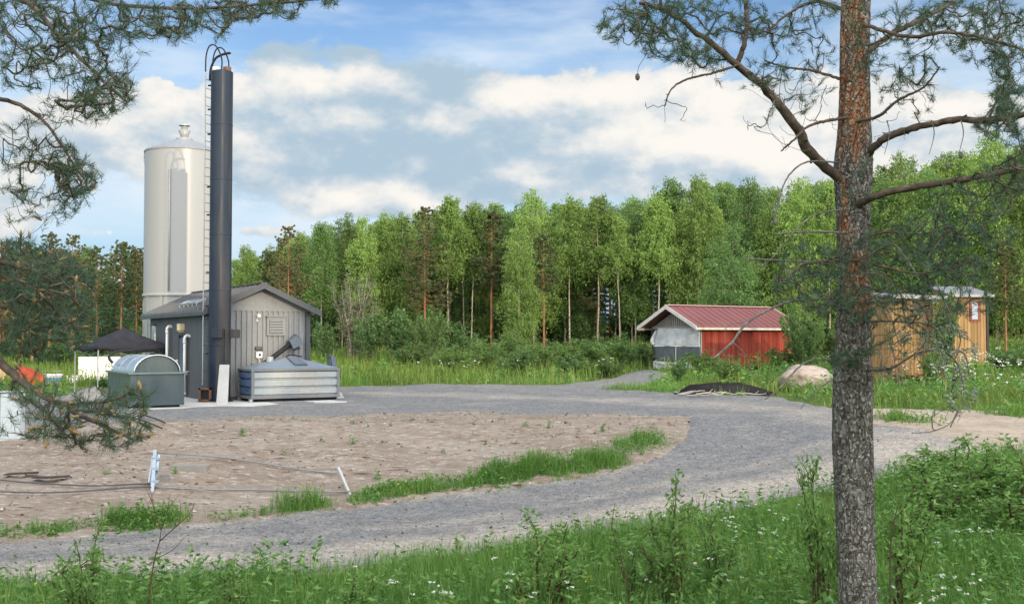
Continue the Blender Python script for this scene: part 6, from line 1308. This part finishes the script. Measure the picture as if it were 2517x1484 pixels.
def pine_left():
    Y = 7.4; rng = np.random.default_rng(9); xt = -5.3; Yt = 7.8; g = np.array([xt, Yt, tz(xt, Yt)]); t = thing('pine_tree', g, 'foreground pine at the left edge with only its needled branches hanging into the picture', 'pine')
    b = MB(); P = [(0, 0, -.1), (0.02, 0, 1), (.0, 0.03, 3), (.05, 0, 6), (.02, 0, 10)]; b.tube(bez(P, 30), np.linspace(.2, .07, len(bez(P, 30))), 16); b.build('trunk', BARK, t, smooth=True)
    def A(*q): return [at(*p) for p in q]
    T = lambda z: np.array([xt, Yt, z]); sk = []
    B = lambda pts, r0, r1, s, n=40: sk.append(limb(pts, r0, r1, t, g, BRANCHB, 'branch', True, s, n))
    B([T(4.9)] + A((-250, -90, 7.4), (-60, -30, 7.1), (70, 10, 7.0), (150, 95, 6.9), (245, 190, 6.8), (310, 250, 6.7)), .032, .007, 1); B([T(4.2)] + A((-200, 215, 7.5), (-30, 238, 7.4), (50, 260, 7.4), (110, 300, 7.35), (160, 370, 7.3), (205, 440, 7.3)), .024, .006, 2); B([T(5.6)] + A((-250, -170, 7.6), (50, -60, 7.6), (250, 5, 7.6), (420, 20, 7.6), (600, 15, 7.6), (760, 0, 7.6), (850, -8, 7.6)), .024, .006, 3)
    B([T(2.6)] + A((-150, 770, 6.9), (-20, 870, 6.6), (55, 940, 6.5), (130, 985, 6.4), (210, 1025, 6.3), (330, 1082, 6.2)), .040, .007, 4); B([T(3.1)] + A((-200, 610, 7.3), (-20, 640, 7.1), (80, 665, 7.0), (160, 715, 7.0), (210, 770, 7.0)), .034, .008, 5); B([T(2.8)] + A((-200, 720, 7.6), (-40, 740, 7.4), (90, 790, 7.3), (170, 850, 7.3)), .028, .007, 6); B(A((130, 985, 6.4), (200, 990, 6.2), (270, 985, 6.1), (320, 965, 6.0)), .012, .005, 7); B(A((170, 1005, 6.4), (250, 1015, 6.3), (320, 1030, 6.2), (372, 1050, 6.2)), .010, .004, 8)
    B(A((420, 20, 7.6), (470, 50, 7.5), (520, 75, 7.5), (552, 90, 7.5)), .009, .003, 9)
    zones = [(90, 50, 130, 75, 190, -.4), (250, 50, 120, 60, 120, -.4), (60, 165, 80, 60, 60, -.4), (175, 150, 90, 60, 100, -.5), (260, 225, 75, 55, 130, -.6), (190, 270, 110, 35, 50, -.6), (300, 120, 60, 70, 24, -.4), (345, 60, 60, 50, 50, 0), (425, 45, 70, 45, 95, .2), (520, 35, 80, 40, 80, .2), (610, 20, 70, 35, 80, .2), (700, 15, 60, 32, 60, .2), (790, -2, 60, 18, 34, .2), (553, 90, 20, 12, 7, .1, .1), (445, 95, 30, 20, 14, .1),
             (60, 330, 80, 60, 34, 0), (120, 385, 80, 50, 80, -.05), (195, 430, 65, 45, 95, -.1), (110, 480, 80, 30, 44, 0), (40, 430, 50, 60, 20, 0), (120, 535, 50, 20, 10, 0), (35, 525, 40, 20, 8, 0), (180, 490, 50, 30, 24, 0),
             (60, 660, 130, 80, 300, -.35), (130, 720, 100, 90, 250, -.4), (20, 780, 120, 80, 200, -.3), (190, 800, 55, 60, 70, -.4), (190, 690, 50, 50, 50, -.4), (90, 850, 90, 40, 70, -.3), (-60, 720, 100, 110, 130, 0),
             (280, 985, 95, 42, 62, -1.3, .25), (200, 1030, 120, 48, 72, -1.1, .3), (310, 1050, 65, 38, 40, -1.2, .25), (110, 985, 85, 48, 36, -1.0, .3), (40, 960, 60, 60, 24, -.9), (250, 1085, 100, 28, 32, -1.2, .2), (70, 1045, 70, 34, 18, -1.0, .2), (150, 1080, 60, 25, 18, -1.1, .2), (350, 965, 30, 20, 14, -1.4, .15)]
    tips = zone(zones, Y, rng, .85); tw = MB(); d, cnt = grow(sk, tips, rng, tw, .009); tw.build('twigs', BRANCHB, t, smooth=True).location = -g
    live = rng.random(len(tips)) < .94; nb = MB(); needles(nb, tips[live], d[live] * .8 + rng.normal(0, .25, (live.sum(), 3)) + (0, 0, .12), rng, 29, .055, .0021); nb.build('crown', L_NEEDLE, t).location = -g
    cn = MB(); sel = [i for i in range(len(tips)) if tips[i, 2] < 3.0 and rng.random() < .16]
    for i in sel: q = tips[i] - g; cn.tube([q, q + d[i] * .02, q + d[i] * .045], [.007, .009, .005], 6)
    stuff(cn.build('pollen_cones', CONE, t, smooth=True))
pine_right(); pine_left()
